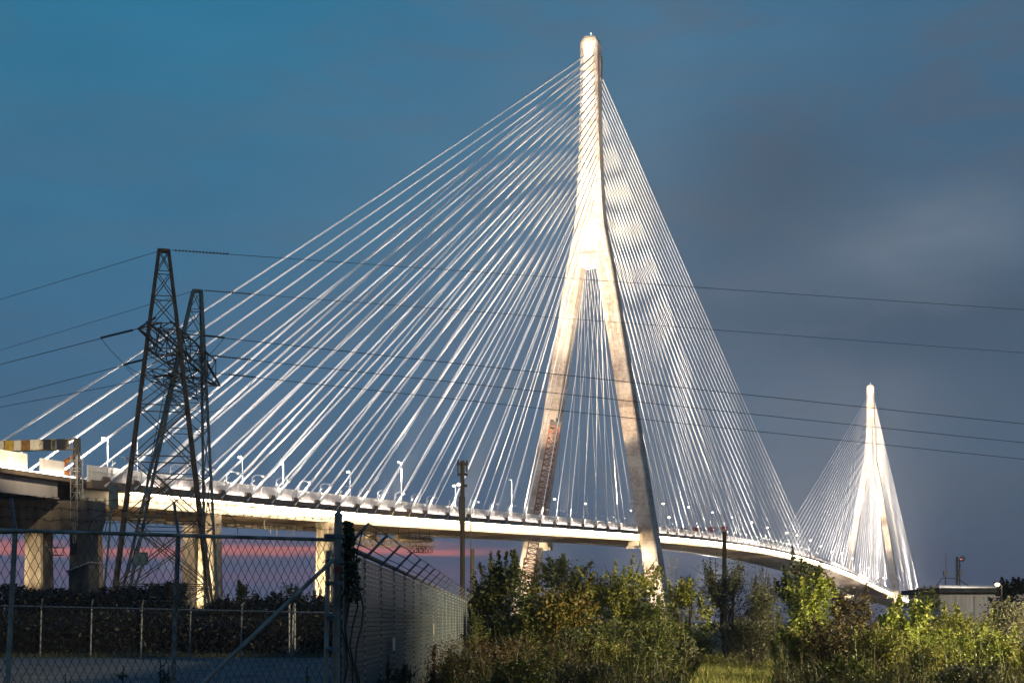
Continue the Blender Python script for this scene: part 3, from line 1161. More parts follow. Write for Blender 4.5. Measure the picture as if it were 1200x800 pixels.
def rzt(px):
    return 2.5 - .42 * px / 385.0


for px in (-12, 47, 106, 165, 222, 282, 342, 400):
    k = MB(); k.tube(rp(px, 0), rp(px + 1.5, rzt(px)), .045, n=8); po = k.build('post', M['galv_dark'], rf)
    k = MB(); k.bar(rp(px + 1.5, rzt(px)), rp(px + 3, rzt(px) + .38), .05); k.build('barb_arm', M['galv_dark'], po)
k = MB(); k.tube(rp(-60, rzt(-60)), rp(402, rzt(402)), .035, n=8); k.build('top_rail', M['galv_dark'], rf)
k = MB()
for i in range(470):
    px = -60 + i * 462 / 470
    a, b = rp(px, .05), rp(px + (6 if i % 2 else -6), rzt(px) - .02)
    k.path([a + Vector((0, .05, 0)), b + Vector((0, .05, 0))], .002, 3, False)
k.build('chain_link_mesh', M['wire'], rf)
for dz in (.18, .34):
    k = MB(); k.tube(rp(-60, rzt(-60) + dz), rp(402, rzt(402) + dz), .008, n=4); k.build('barbed_wire', M['wire'], rf)

# small sloping black shed by the viaduct pier
sh = at(100, 728, 120)
sh0 = Vector((sh.x, 120, 0))
sd = thing('lean_to_shed', 'black lean-to shed with a sloping roof against the viaduct pier', 'shed', sh0)
k = MB()
a0, a1 = at(87, 700, 120), at(110, 700, 120)
zl, zr = at(86, 671, 120).z, at(110, 660, 120).z
k.hexa([(a0.x, 118.5, 0), (a1.x, 118.5, 0), (a1.x, 121.5, 0), (a0.x, 121.5, 0), (a0.x, 118.5, zl), (a1.x, 118.5, zr), (a1.x, 121.5, zr), (a0.x, 121.5, zl)])
k.build('body', M['black'], sd)
k = MB()
k.hexa([(a0.x - .2, 118.3, zl + .01), (a1.x + .2, 118.3, zr + .01), (a1.x + .2, 121.7, zr + .01), (a0.x - .2, 121.7, zl + .01),
        (a0.x - .2, 118.3, zl + .13), (a1.x + .2, 118.3, zr + .13), (a1.x + .2, 121.7, zr + .13), (a0.x - .2, 121.7, zl + .13)])
k.build('roof', M['galv'], sd)

# ------------------------------------------------------------------ building at the right
bY = 125.0
bx0, bx1 = at(1102, 700, bY).x, at(1172, 700, bY).x
bz = at(1100, 694, bY).z
bl = thing('flat_roofed_building', 'low cream building with a dark flat roof and rooftop masts at the right edge', 'building', ((bx0 + bx1) / 2, bY + 5, 0))
k = MB(); k.box(((bx0 + bx1) / 2 + 1.5, bY + 5, bz / 2), bx1 - bx0 + 3, 10, bz - .01)
w_ = k.build('wall', M['wall'], bl)
k = MB()
for px in (1120, 1141.5, 1158):
    x = at(px, 700, bY).x
    k.box((x, bY - .03, bz / 2), .10, .08, bz - .6)
k.build('seam', M['galv_dark'], w_)
k = MB(); k.box(((bx0 + bx1) / 2 + 1.5, bY + 4.7, bz + .2), bx1 - bx0 + 4, 12, .42); k.build('roof', M['roof'], bl)
k = MB(); k.box(((bx0 + bx1) / 2 + 1.5, bY - 1.33, bz + .43), bx1 - bx0 + 4, .1, .1); k.box(((bx0 + bx1) / 2 + 1.5, bY + 5.5, bz + .55), bx1 - bx0 + 2, 7, .26); k.build('roof_trim', M['galv'], bl)
zr = bz + .68


def bpt(px, py):
    p = at(px, py, bY + 4)
    return p


m1 = thing('antenna_mast', 'thin red whip antenna with a small box on the flat roof', 'antenna', (bpt(1108, 0).x, bY + 4, zr))
k = MB(); k.tube((bpt(1108, 0).x, bY + 4, zr), (bpt(1108, 0).x, bY + 4, bpt(0, 672).z), .07); k.build('stand', M['galv_dark'], m1)
k = MB(); k.tube((bpt(1108.5, 0).x, bY + 4, bpt(0, 672).z), (bpt(1108.5, 0).x, bY + 4, bpt(0, 648).z), .035, .02); k.build('whip', M['red'], m1)
k = MB(); k.box((bpt(1107.5, 0).x, bY + 3.8, bpt(0, 671.5).z), .42, .3, .5); k.build('radio_box', M['galv_dark'], m1)
m2 = thing('antenna_mast', 'thick dark antenna mast with small dish and braced frame on the flat roof', 'antenna', (bpt(1121.5, 0).x, bY + 4, zr))
k = MB()
X = bpt(1121.5, 0).x
k.bar((X, bY + 4, zr), (X, bY + 4, bpt(0, 652).z), .18)
k.bar((X + .3, bY + 4.2, zr), (X + .3, bY + 4.2, bpt(0, 655).z), .1)
for px, py in ((1135.5, 690), (1097, 690)):
    q = bpt(px, py)
    k.bar((q.x, bY + 4, zr), (X if px > 1121 else bpt(1104, 0).x, bY + 4, bpt(0, 677).z), .07)
k.bar((bpt(1103, 0).x, bY + 4, bpt(0, 677).z), (X, bY + 4, bpt(0, 677).z), .07)
k.bar((bpt(1108, 0).x, bY + 4, bpt(0, 687).z), (X, bY + 4, bpt(0, 687).z), .07)
for i in range(5):
    k.box((X + .15, bY + 4.1, zr + .5 + i * .45), .45, .3, .06)
k.build('mast', M['black'], m2)
k = MB()
c = Vector((bpt(1127.5, 0).x, bY + 3.9, bpt(0, 654.5).z))
rings = []
for j in range(5):
    r = .02 + .24 * j / 4
    rings.append([c + Vector((r * math.cos(q * PI / 6), .10 * (1 - (j / 4) ** 2), r * math.sin(q * PI / 6))) for q in range(12)])
k.loft(rings, False)
k.build('dish', M['galv_dark'], m2)
k = MB(); k.box((bpt(1125, 0).x, bY + 3.8, bpt(0, 671).z), .32, .3, .5); k.build('radio_box', M['galv_dark'], m2)
k = MB(); k.sphere((bpt(1125, 0).x, bY + 3.7, bpt(0, 655).z), .06); k.build('red_lamp', M['red_lamp'], m2)
# street light glowing through the dark tree at the far right
yl = 96.0
q = at(1174, 728, yl)
sl = thing('street_lamp', 'street light glowing through the dark tree at the far right', 'street lamp', (q.x, yl, 0))
k = MB(); zt = at(1174, 685, yl).z; k.tube((q.x, yl, 0), (q.x, yl, zt), .07, .05); k.path([(q.x, yl, zt), (q.x - .4, yl - .3, zt + .12)], .04, 6); k.build('pole', M['galv_dark'], sl)
k = MB(); k.box((q.x - .4, yl - .3, zt + .17), .5, .25, .08); hd = k.build('lamp_head', M['galv_dark'], sl)
k = MB(); k.sphere((q.x - .4, yl - .3, zt + .02), .16, 8, 5, .6); k.build('bulb', mat_emit('sodium_glow', (1, .62, .30), 28), hd)

# ------------------------------------------------------------------ vegetation
LEAF = {
    'green': mat_leaf('leaf_green', [(.035, .055, .012), (.07, .095, .018), (.11, .125, .022), (.17, .16, .03)]),
    'dark': mat_leaf('leaf_dark_green', [(.018, .030, .010), (.035, .050, .014), (.06, .070, .018), (.09, .09, .02)]),
    'autumn': mat_leaf('leaf_autumn', [(.045, .06, .012), (.09, .09, .015), (.15, .12, .02), (.20, .11, .015), (.13, .13, .02)]),
    'yellow': mat_leaf('leaf_yellow_green', [(.07, .09, .015), (.13, .15, .022), (.19, .19, .03), (.26, .22, .04)]),
    'lime': mat_leaf('leaf_lime', [(.10, .14, .018), (.16, .20, .025), (.23, .26, .035), (.30, .30, .05)]),
    'olive': mat_leaf('leaf_olive', [(.045, .05, .024), (.075, .08, .035), (.11, .11, .05), (.15, .14, .07)]),
    'silver': mat_leaf('leaf_silver', [(.10, .11, .06), (.16, .16, .09), (.22, .21, .12), (.27, .25, .16)]),
    'brown': mat_leaf('leaf_brown', [(.022, .020, .008), (.045, .038, .011), (.075, .058, .016), (.10, .06, .016)]),
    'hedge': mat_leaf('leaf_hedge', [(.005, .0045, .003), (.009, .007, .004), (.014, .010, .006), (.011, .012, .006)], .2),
    'weed': mat_leaf('weed_blade', [(.022, .030, .010), (.05, .06, .014), (.08, .08, .018), (.095, .065, .02), (.06, .075, .016)]),
    'gold': mat_leaf('weed_gold', [(.10, .055, .014), (.15, .085, .02), (.08, .045, .02), (.14, .10, .04)]),
    'grass': mat_leaf('grass_blade', [(.10, .12, .02), (.17, .17, .03), (.24, .21, .05), (.12, .15, .025)]),
}


def leaf_mesh(name, centres, sizes, mat, parent=None, aspect=.55, droop=.0, nrm_bias=None):
    """one mesh of many small bent leaves (6-vertex, two-quad each) around the given centres"""
    n = len(centres)
    c = np.asarray(centres, float)
    s = np.asarray(sizes, float)[:, None]
    u = RNG.normal(size=(n, 3)); u[:, 2] = u[:, 2] * .6 - droop
    u /= np.linalg.norm(u, axis=1)[:, None]
    w = RNG.normal(size=(n, 3))
    if nrm_bias is not None:
        w = w + np.array(nrm_bias)
    v = np.cross(u, w); v /= (np.linalg.norm(v, axis=1)[:, None] + 1e-9)
    nn = np.cross(u, v)
    fold = RNG.uniform(.05, .28, size=(n, 1))
    a = c - u * s * .5
    b = c + u * s * .5
    m1 = c + v * s * aspect * .5 - nn * s * fold
    m2 = c - v * s * aspect * .5 - nn * s * fold
    V = np.stack([a, m1, b, m2], 1).reshape(-1, 3)
    me = bpy.data.meshes.new(name)
    me.vertices.add(4 * n); me.loops.add(6 * n); me.polygons.add(2 * n)
    base = np.array(parent['origin']) if parent is not None and 'origin' in parent else np.zeros(3)
    me.vertices.foreach_set('co', (V - base).astype(np.float32).ravel())
    i0 = (np.arange(n) * 4)[:, None]
    idx = np.concatenate([i0, i0 + 1, i0 + 2, i0, i0 + 2, i0 + 3], 1)
    me.loops.foreach_set('vertex_index', idx.astype(np.int32).ravel())
    me.polygons.foreach_set('loop_start', (np.arange(2 * n) * 3).astype(np.int32))
    me.polygons.foreach_set('loop_total', np.full(2 * n, 3, np.int32))
    me.update(calc_edges=True)
    me.validate()
    me.materials.append(mat)
    o = bpy.data.objects.new(name, me)
    COL.objects.link(o)
    if parent is not None:
        o.parent = parent
    return o


def plant(name, label, cat, px, ptop, wpx, Y, leaf, leaf_size=.11, n=4500, stems=3, low=.12, clumps=46, clump_r=.32, aspect=.6, group=None, droop=.2, top_bias=0.0, spread=1.0, tilt=0.0, up_long=False, shape='oval'):
    """a tree or shrub: tapered stems, limbs, and leaves gathered on twigs"""
    n, leaf_size = int(n * 1.3), leaf_size * .87
    base = Vector(((px - CX) / F * Y, Y, 0))
    H = at(0, ptop, Y).z
    R = wpx / 2 / F * Y * spread
    T = thing(name, label, cat, base, group)
    k = MB()
    rnd = random.Random(hash((px, ptop, wpx)) % 10007)
    tips = []
    for s in range(stems):
        ang = 2 * PI * (s + rnd.random() * .6) / stems
        rr = R * (.15 if stems == 1 else .42) * rnd.uniform(.5, 1.1)
        top = base + Vector((rr * math.cos(ang) + tilt * H, rr * math.sin(ang), H * rnd.uniform(.72, .93)))
        pts = []
        for i in range(7):
            f = i / 6
            p = base.lerp(top, f) + Vector((rnd.uniform(-1, 1), rnd.uniform(-1, 1), 0)) * R * .07 * (1 if 0 < i else 0)
            pts.append(p)
        r0 = .012 * H + .012
        k.path(pts, [r0 * (1 - .85 * i / 6) for i in range(7)], 6)
        for b in range(7):
            f = rnd.uniform(max(low, .15), .95)
            p = pts[int(f * 6)].lerp(pts[min(6, int(f * 6) + 1)], f * 6 % 1)
            ang2 = rnd.uniform(0, 2 * PI)
            ln = R * rnd.uniform(.45, .95) * (1.15 - .6 * f)
            e = p + Vector((ln * math.cos(ang2), ln * math.sin(ang2), ln * rnd.uniform(.25, 1.0)))
            e.z = min(e.z, H * .985)
            mid = p.lerp(e, .5) + Vector((0, 0, -.08 * ln))
            k.path([p, mid, e], [r0 * .4 * (1 - .5 * f), r0 * .25, r0 * .08], 4)
            tips.append(e); tips.append(mid)
        tips.append(top)
    k.build('trunk', M['bark'], T)
    # clump centres: branch tips plus uneven fill of the crown volume
    cs = [np.array(t) for t in tips]
    while len(cs) < clumps:
        f = rnd.uniform(low, 1.0) ** (1 - top_bias * .4)
        if shape == 'oval':
            prof = (math.sin(PI * min(1, max(0, (f - low) / (1.02 - low))) ** .75)) ** .55
        else:                                   # 'cone'
            prof = 1.1 - .85 * f
        a = rnd.uniform(0, 2 * PI)
        r = R * prof * math.sqrt(rnd.uniform(.12, 1.0)) * rnd.uniform(.75, 1.12)
        cs.append(np.array([base.x + r * math.cos(a) + tilt * H * f, base.y + r * math.sin(a), H * min(f, .97)]))
    cs = np.array(cs)
    rel = np.hypot(cs[:, 0] - base.x, cs[:, 1] - base.y) / max(R, .01)
    cs[:, 2] *= (.90 - .26 * np.minimum(rel, 1.2) ** 2 * RNG.uniform(.2, 1, len(cs)))
    wts = RNG.uniform(.25, 1.7, len(cs)) ** 1.3; wts /= wts.sum()
    n_sh = int(n * .22)
    pick = RNG.choice(len(cs), n - n_sh, p=wts)
    crs = RNG.uniform(.45, 1.35, len(cs)) * clump_r * R
    off = RNG.normal(size=(n - n_sh, 3)) * crs[pick][:, None] * np.array([.52, .52, .62 if not up_long else 1.1])
    pos = cs[pick] + off
    over = pos[:, 2] > H * .93
    pos[over, 2] = H * .93 - np.abs(RNG.normal(size=over.sum())) * .35 * R
    # leafy shoots reaching out of the crown
    ns = max(8, clumps // 3)
    hi = cs[np.argsort(cs[:, 2])[len(cs) // 3:]]
    st = hi[RNG.integers(0, len(hi), ns)]
    out = st - np.array([base.x, base.y, H * .35]); out /= (np.linalg.norm(out, axis=1)[:, None] + 1e-6)
    dirv = out * .55 + np.array([0, 0, .8]) + RNG.normal(size=(ns, 3)) * .25
    dirv /= np.linalg.norm(dirv, axis=1)[:, None]
    ln_ = RNG.uniform(.35, .8, ns) * min(R, .35 * H)
    tipz = st[:, 2] + dirv[:, 2] * ln_
    ln_ = np.where(tipz > H, np.maximum(.05, (H - st[:, 2]) / np.maximum(dirv[:, 2], .2)), ln_)
    pk = RNG.integers(0, ns, n_sh)
    f_ = RNG.uniform(0, 1, n_sh)[:, None]
    p2 = st[pk] + dirv[pk] * ln_[pk][:, None] * f_ + RNG.normal(size=(n_sh, 3)) * leaf_size * .55 * (1.25 - f_)
    pos = np.concatenate([pos, p2])
    pos[:, 2] = np.maximum(pos[:, 2], .04)
    sz = leaf_size * RNG.uniform(.62, 1.3, n) ** 1.6
    leaf_mesh('crown', pos, sz, LEAF[leaf], T, aspect, droop)
    return T


# -- trees and shrubs right of the slatted fence
plant('shrub', 'dark green shrub at the end of the slatted fence right of the wooden post', 'shrub', 590, 645, 96, 50, 'dark', .12, 8500, 4, clumps=60, aspect=.75)
plant('shrub', 'small brownish shrub poking above the far end of the slatted fence', 'shrub', 566, 672, 34, 56, 'brown', .12, 1500, 2, clumps=24)
plant('tree', 'dark tree with feathery leaves beneath the deck between the pylon legs', 'tree', 668, 638, 122, 60, 'dark', .19, 6500, 3, low=.3, clumps=44, aspect=.30, clump_r=.26, droop=.5, top_bias=.5)
plant('shrub', 'autumn coloured bush with orange and yellow leaves in front of the dark tree', 'shrub', 660, 670, 86, 44, 'autumn', .12, 4800, 4, clumps=52, aspect=.75)
plant('shrub', 'dark bush between the autumn coloured bush and the fence end', 'shrub', 625, 690, 84, 47, 'green', .11, 6500, 4, clumps=44)
plant('tree', 'yellowish green leafy tree just left of the right pylon leg', 'tree', 735, 647, 114, 47, 'yellow', .105, 7500, 5, clumps=74, aspect=.7, clump_r=.24)
plant('shrub', 'green bush filling the gap behind the yellowish tree', 'shrub', 755, 690, 110, 56, 'green', .12, 5500, 4, clumps=56)
plant('shrub', 'yellow green bush covering the foot of the right pylon leg', 'shrub', 803, 668, 76, 45, 'yellow', .10, 4800, 4, clumps=50, aspect=.7)
plant('tree', 'tall airy olive tree around the brown wooden pole', 'tree', 853, 638, 98, 56, 'olive', .12, 5200, 4, low=.2, clumps=60, aspect=.4, clump_r=.22, droop=.4)
plant('tree', 'thin branching tree leaning right in front of the deck light strip', 'tree', 884, 642, 74, 58, 'olive', .11, 2300, 2, low=.5, clumps=28, aspect=.35, clump_r=.26, tilt=.02)
plant('shrub', 'grey green willow bush left of the bright lime shrub', 'shrub', 893, 676, 70, 48, 'olive', .12, 5000, 4, clumps=50, aspect=.28, droop=.1)
plant('tree', 'dark leafed tree in front of the far end of the deck', 'tree', 938, 638, 76, 52, 'dark', .13, 3800, 3, low=.3, clumps=44, aspect=.7, clump_r=.26)
plant('shrub', 'bright lime green shrub in the middle of the right thicket', 'shrub', 947, 652, 78, 41, 'lime', .10, 5200, 5, clumps=54, aspect=.7, clump_r=.26)
plant('shrub', 'brown shaded bush below the far pylon', 'shrub', 995, 677, 82, 44, 'brown', .10, 6000, 5, clumps=60, aspect=.5)
plant('shrub', 'pale yellow green sapling at the foot of the far pylon', 'shrub', 1062, 671, 66, 38, 'lime', .10, 5000, 4, clumps=52, aspect=.65, clump_r=.26)
plant('shrub', 'dark leafed sapling behind the pale one left of the building', 'shrub', 1090, 674, 46, 52, 'dark', .11, 2800, 2, clumps=26)
plant('shrub', 'wide yellow green bush beneath the cream building', 'shrub', 1122, 705, 116, 40, 'yellow', .09, 7500, 6, clumps=80, aspect=.55, clump_r=.22)
plant('shrub', 'silvery bush with upright shoots at the right edge', 'shrub', 1188, 697, 78, 37, 'silver', .10, 6500, 7, clumps=70, aspect=.25, droop=-.6, up_long=True)
plant('tree', 'dark tree behind the building at the right edge', 'tree', 1186, 676, 56, 106, 'dark', .24, 4200, 2, low=.15, clumps=50, aspect=.6)
plant('shrub', 'low yellow green bush in the lower right corner', 'shrub', 1090, 742, 120, 35, 'lime', .085, 6500, 6, clumps=76, aspect=.5, clump_r=.22)
plant('shrub', 'low brown green bush beneath the brown shaded bush', 'shrub', 1010, 728, 96, 38, 'brown', .09, 6000, 6, clumps=66, aspect=.45)
plant('shrub', 'low olive bush beneath the grey green willow', 'shrub', 880, 722, 100, 44, 'olive', .09, 5500, 6, clumps=60, aspect=.4)
plant('shrub', 'dense green bush in front of the yellowish tree', 'shrub', 770, 722, 96, 42, 'green', .09, 5500, 6, clumps=60, aspect=.55)
plant('shrub', 'dark low bush beneath the autumn coloured bush', 'shrub', 690, 728, 100, 42, 'dark', .09, 5500, 6, clumps=60, aspect=.5)
# -- front row
FR = [(584, 742, 78, 33, 'brown', 'low brown bush beside the far end of the slatted fence'),
      (640, 742, 78, 31, 'green', 'low green bush in front of the autumn coloured bush'),
      (706, 736, 84, 33, 'yellow', 'low yellow green bush below the gap between the pylon legs'),
      (762, 740, 78, 31, 'green', 'low green bush left of the bright grass patch'),
      (800, 742, 60, 35, 'olive', 'low olive bush directly left of the bright grass patch'),
      (936, 728, 64, 34, 'yellow', 'low yellow green bush right of the bright grass patch'),
      (972, 714, 90, 33, 'brown', 'tall brown bush in front of the lime green shrub'),
      (1030, 728, 90, 32, 'yellow', 'yellow green bush in front of the far pylon'),
      (1086, 744, 84, 30, 'yellow', 'yellowish weedy bush low at the right'),
      (1146, 728, 92, 33, 'lime', 'lime green bush below the dark tree at the right'),
      (1196, 736, 74, 31, 'yellow', 'yellow green bush in the bottom right corner'),
      (990, 768, 84, 27, 'green', 'low green bush at the bottom edge under the tall brown bush'),
      (1130, 774, 84, 26, 'olive', 'low olive bush at the bottom edge under the lime green bush'),
      (690, 772, 90, 26, 'olive', 'low olive bush at the bottom edge in front of the pylon gap'),
      (606, 772, 80, 25, 'green', 'low green bush at the bottom edge in front of the autumn bush'),
      (540, 762, 60, 28, 'olive', 'low olive bush in front of the far slatted panels')]
for px, ptop, w, Y, lf, lab in FR:
    plant('shrub', lab, 'shrub', px, ptop, w, Y, lf, .078, 5200, 6, clumps=64, aspect=.5, clump_r=.22, low=.05)
# -- weeds standing out against the slatted fence
for i, (px, ptop, w, Y, lf, lab) in enumerate((
        (490, 731, 12, 24, 'gold', 'tall golden plume weed in front of the slatted fence'),
        (509, 740, 10, 25, 'gold', 'second golden plume weed, right of the tallest'),
        (530, 750, 34, 26, 'dark', 'dark leafy weed in front of the far part of the slatted fence'),
        (440, 752, 36, 21, 'brown', 'reddish brown weed clump at the near end of the slatted fence'),
        (424, 748, 34, 15.5, 'brown', 'reddish weed nearest the corner post in front of the slatted fence'),
        (458, 744, 40, 17.5, 'gold', 'golden weed clump between the corner post and the tall plume'),
        (478, 756, 44, 16.5, 'olive', 'olive leafy weed low in front of the slatted fence below the tall plume'),
        (512, 758, 46, 18, 'brown', 'brown weed clump low in front of the slatted fence right of the plumes'),
        (446, 772, 60, 14.5, 'olive', 'dark weed patch at the bottom edge beside the corner post'),
        (558, 706, 40, 40, 'green', 'green leafy weed hiding the far end of the slatted fence'))):
    plant('weed_plant', lab, 'weed', px, ptop, w, Y, lf, .055 if Y < 30 else .08, 1300 if w > 20 else 500, 3 if w > 20 else 1, clumps=34 if w > 20 else 22, aspect=.35, shape='oval' if w > 20 else 'cone', up_long=w < 20, low=.1 if w > 20 else .5)
# -- weeds at the chain link fence
for px, ptop, w, Y, lab in ((78, 766, 34, 15.5, 'small leafy weed behind the fence near the left post'), (148, 762, 40, 15.0, 'larger leafy weed behind the fence midway between the posts'),
                            (190, 752, 38, 15.2, 'sparse weed growing beside the middle fence post'), (359, 757, 14, 14.5, 'slender weed behind the diagonal brace')):
    plant('weed_plant', lab, 'weed', px, ptop, w, Y, 'olive' if w > 20 else 'yellow', .05, 420 if w > 20 else 220, 3 if w > 20 else 1, clumps=40, aspect=.4, clump_r=.2)
# -- vine on the corner post
vn = thing('climbing_vine', 'dark climbing vine on the corner of the slatted fence', 'vine', (XF - .02, 12.95, 0))
k = MB()
for q in range(4):
    pts = []
    for i in range(9):
        f = i / 8
        pts.append(at(403 + q * 6 + 5 * math.sin(i * 1.3 + q), 800 - 178 * f, 12.96))
    k.path(pts, .007, 5)
k.build('stem', M['bark'], vn)
cs = []
for i in range(520):
    py = 612 + 95 * RNG.beta(1.1, 1.4)
    px = 401 + RNG.normal() * 3 + (py - 612) / 95 * 16 * RNG.random() + 6
    cs.append(tuple(at(px, py, 12.98 + RNG.normal() * .06)))
leaf_mesh('foliage', cs, .05 * RNG.uniform(.6, 1.3, 520), LEAF['dark'], vn, .75, .4)

# -- hedge bank behind the rear fence


def hedge(name, label, px0, px1, Y, ztop, dz, n, leaf, size, depth=5.0, seed=0):
    x0, x1 = (px0 - CX) / F * Y, (px1 - CX) / F * Y
    T = thing(name, label, 'hedge', ((x0 + x1) / 2, Y, 0))
    k = MB()
    for i in range(60):
        x = x0 + (x1 - x0) * (i + .5) / 60
        k.path([(x, Y, 0), (x + RNG.normal() * .3, Y + RNG.normal() * .5, ztop * .7)], [.05, .015], 5)
    k.build('stems', M['bark'], T)
    xs = RNG.uniform(x0, x1, n)
    ht = ztop + dz * (np.sin(xs * .55 + seed) * .45 + np.sin(xs * 1.7 + 1 + seed) * .3 + np.sin(xs * 4.1) * .25)
    zs = ht * RNG.uniform(0, 1, n) ** .7
    ys_ = Y + RNG.uniform(-1, 1, n) * depth * .5
    leaf_mesh('foliage', np.stack([xs, ys_, np.abs(zs)], 1), size * RNG.uniform(.5, 1.5, n), LEAF[leaf], T, .6, .1)
    return T


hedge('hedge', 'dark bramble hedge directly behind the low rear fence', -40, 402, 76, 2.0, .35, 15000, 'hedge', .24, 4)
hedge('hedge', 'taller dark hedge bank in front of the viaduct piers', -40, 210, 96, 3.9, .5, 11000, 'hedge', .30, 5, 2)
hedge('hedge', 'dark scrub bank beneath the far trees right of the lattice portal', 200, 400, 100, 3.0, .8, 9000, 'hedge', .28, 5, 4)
plant('tree', 'small dark tree behind the legs of the lattice portal', 'tree', 196, 671, 62, 102, 'dark', .24, 3600, 2, clumps=44, low=.15)
plant('tree', 'small tree with tufted top just right of the lattice portal', 'tree', 292, 674, 44, 100, 'dark', .25, 1700, 2, clumps=28, low=.25, clump_r=.26)
plant('tree', 'rounded bare twigged tree left of the diagonal brace top', 'tree', 343, 676, 50, 102, 'dark', .20, 2100, 3, clumps=36, low=.2, clump_r=.28)
plant('tree', 'lowest small tree between the rounded tree and the gate post', 'tree', 373, 690, 36, 104, 'hedge', .20, 1100, 2, clumps=26, low=.2)
plant('tree', 'small dark tree between the portal legs and the tufted tree', 'tree', 262, 690, 44, 98, 'hedge', .24, 1800, 2, clumps=30, low=.15)
# two thin marker posts in the scrub
for px, lab in ((339, 'short white marker post beside the rear fence, left of its pair'), (345.5, 'short white marker post beside the rear fence, right of its pair')):
    q = at(px, 728, 72)
    k = MB(); k.tube((q.x, 72, 0), (q.x, 72, at(px, 708, 72).z), .06, n=8); k.tube((q.x, 72, at(px, 708, 72).z), (q.x, 72, at(px, 707, 72).z), .075, n=8)
    single(k, 'marker_post', M['galv_dark'], lab, 'post', 'marker posts behind the rear fence')

# -- undergrowth (stuff)


def blades(name, label, cat, n, xf, yf, hmin, hmax, leaf, width, lean=.25):
    ys_ = yf(n); xs = xf(n, ys_)
    h = RNG.uniform(hmin, hmax, n) * RNG.uniform(.5, 1, n)
    dx = RNG.normal(size=n) * lean * h; dy = RNG.normal(size=n) * lean * h
    a = RNG.uniform(0, PI, n)
    wx, wy = np.cos(a) * width, np.sin(a) * width
    z0 = np.zeros(n)
    V = np.stack([np.stack([xs - wx, ys_ - wy, z0], 1), np.stack([xs + wx, ys_ + wy, z0], 1),
                  np.stack([xs + dx * .4 + wx * .8, ys_ + dy * .4 + wy * .8, h * .6], 1), np.stack([xs + dx * .4 - wx * .8, ys_ + dy * .4 - wy * .8, h * .6], 1),
                  np.stack([xs + dx, ys_ + dy, h], 1)], 1).reshape(-1, 3)
    me = bpy.data.meshes.new(name)
    i0 = np.arange(n) * 5
    me.vertices.add(5 * n); me.loops.add(7 * n); me.polygons.add(2 * n)
    me.vertices.foreach_set('co', V.astype(np.float32).ravel())
    idx = np.stack([i0, i0 + 1, i0 + 2, i0 + 3, i0 + 3, i0 + 2, i0 + 4], 1)
    me.loops.foreach_set('vertex_index', idx.astype(np.int32).ravel())
    ls = np.stack([np.arange(n) * 7, np.arange(n) * 7 + 4], 1).ravel()
    lt = np.tile([4, 3], n)
    me.polygons.foreach_set('loop_start', ls.astype(np.int32)); me.polygons.foreach_set('loop_total', lt.astype(np.int32))
    me.update(calc_edges=True); me.validate()
    me.materials.append(LEAF[leaf])
    o = bpy.data.objects.new(name, me); COL.objects.link(o)
    return tag(o, label, cat, None, 'stuff')


def xin(px0, px1):
    return lambda n, y: (RNG.uniform(px0, px1, n) - CX) / F * y


def xin_gap(px0, px1, g0, g1):
    def f(n, y):
        px = RNG.uniform(px0, px1, n)
        px = np.where((px > g0) & (px < g1), RNG.uniform(px0, g0, n), px)
        return (px - CX) / F * y
    return f


blades('tall_weeds', 'tall mixed weeds in front of the slatted fence and bushes', 'weeds', 8000, xin_gap(415, 1260, 806, 908), lambda n: RNG.uniform(19, 40, n), .5, 1.3, 'weed', .010, .30)
blades('meadow_grass', 'bright rough grass between the bushes', 'grass', 26000, xin(560, 1240), lambda n: RNG.uniform(36, 64, n), .25, .7, 'grass', .012, .3)
blades('meadow_grass', 'patch of bright yellow green grass near the bottom edge right of the middle', 'grass', 14000, xin(806, 908), lambda n: RNG.uniform(31, 45, n), .25, .62, 'grass', .012, .3)
blades('yard_edge_grass', 'dry grass along the edges of the yard', 'grass', 5000, xin(-60, 400), lambda n: np.where(RNG.random(n) < .6, RNG.uniform(66, 70, n), RNG.uniform(13, 17, n)), .1, .45, 'brown' if False else 'weed', .008, .3)
blades('dry_stalks', 'thin dry stalks standing in the thicket', 'stalks', 1300, xin_gap(560, 1240, 806, 908), lambda n: RNG.uniform(26, 42, n), 1.0, 2.2, 'weed', .007, .16)
# leafy undergrowth
n = 52000
y = RNG.uniform(20, 42, n)
x = (RNG.uniform(412, 1260, n) - CX) / F * y
patch = np.sin(x * 1.9 + y * .7) * .5 + np.sin(x * .8 - y * .45 + 2) * .5
patch2 = np.sin(x * 5.3 + y * 1.9) * .5 + np.sin(x * 3.1 - y * 2.7) * .5
gapm = np.abs((x / y * F + CX) - 857) < 50
z = RNG.uniform(0, 1, n) ** .8 * np.where(gapm, .25, 1.0) * (.62 + .22 * patch + .24 * patch2)
o = leaf_mesh('undergrowth', np.stack([x, y, z + .03], 1), .075 * RNG.uniform(.5, 1.4, n), LEAF['weed'], None, .4, .1)
tag(o, 'low leafy undergrowth along the bottom of the picture', 'undergrowth', None, 'stuff')
n = 9000
cx_ = RNG.uniform(415, 700, 240); cy_ = RNG.uniform(20, 34, 240)
pk = RNG.integers(0, 240, n)
hh_ = RNG.uniform(.95, 1.42, 240)
y = cy_[pk] + RNG.normal(size=n) * .08
x = (cx_[pk] - CX) / F * cy_[pk] + RNG.normal(size=n) * .09
z = hh_[pk] - np.abs(RNG.normal(size=n)) * .22
o = leaf_mesh('goldenrod_heads', np.stack([x, y, z], 1), .035 * RNG.uniform(.5, 1.4, n), LEAF['gold'], None, .6, .0)
tag(o, 'golden brown seed heads of the weeds below the slatted fence', 'weeds', None, 'stuff')

# ------------------------------------------------------------------ lights
def aim(o, target):
    d = Vector(target) - o.location
    o.rotation_euler = d.to_track_quat('-Z', 'Y').to_euler()


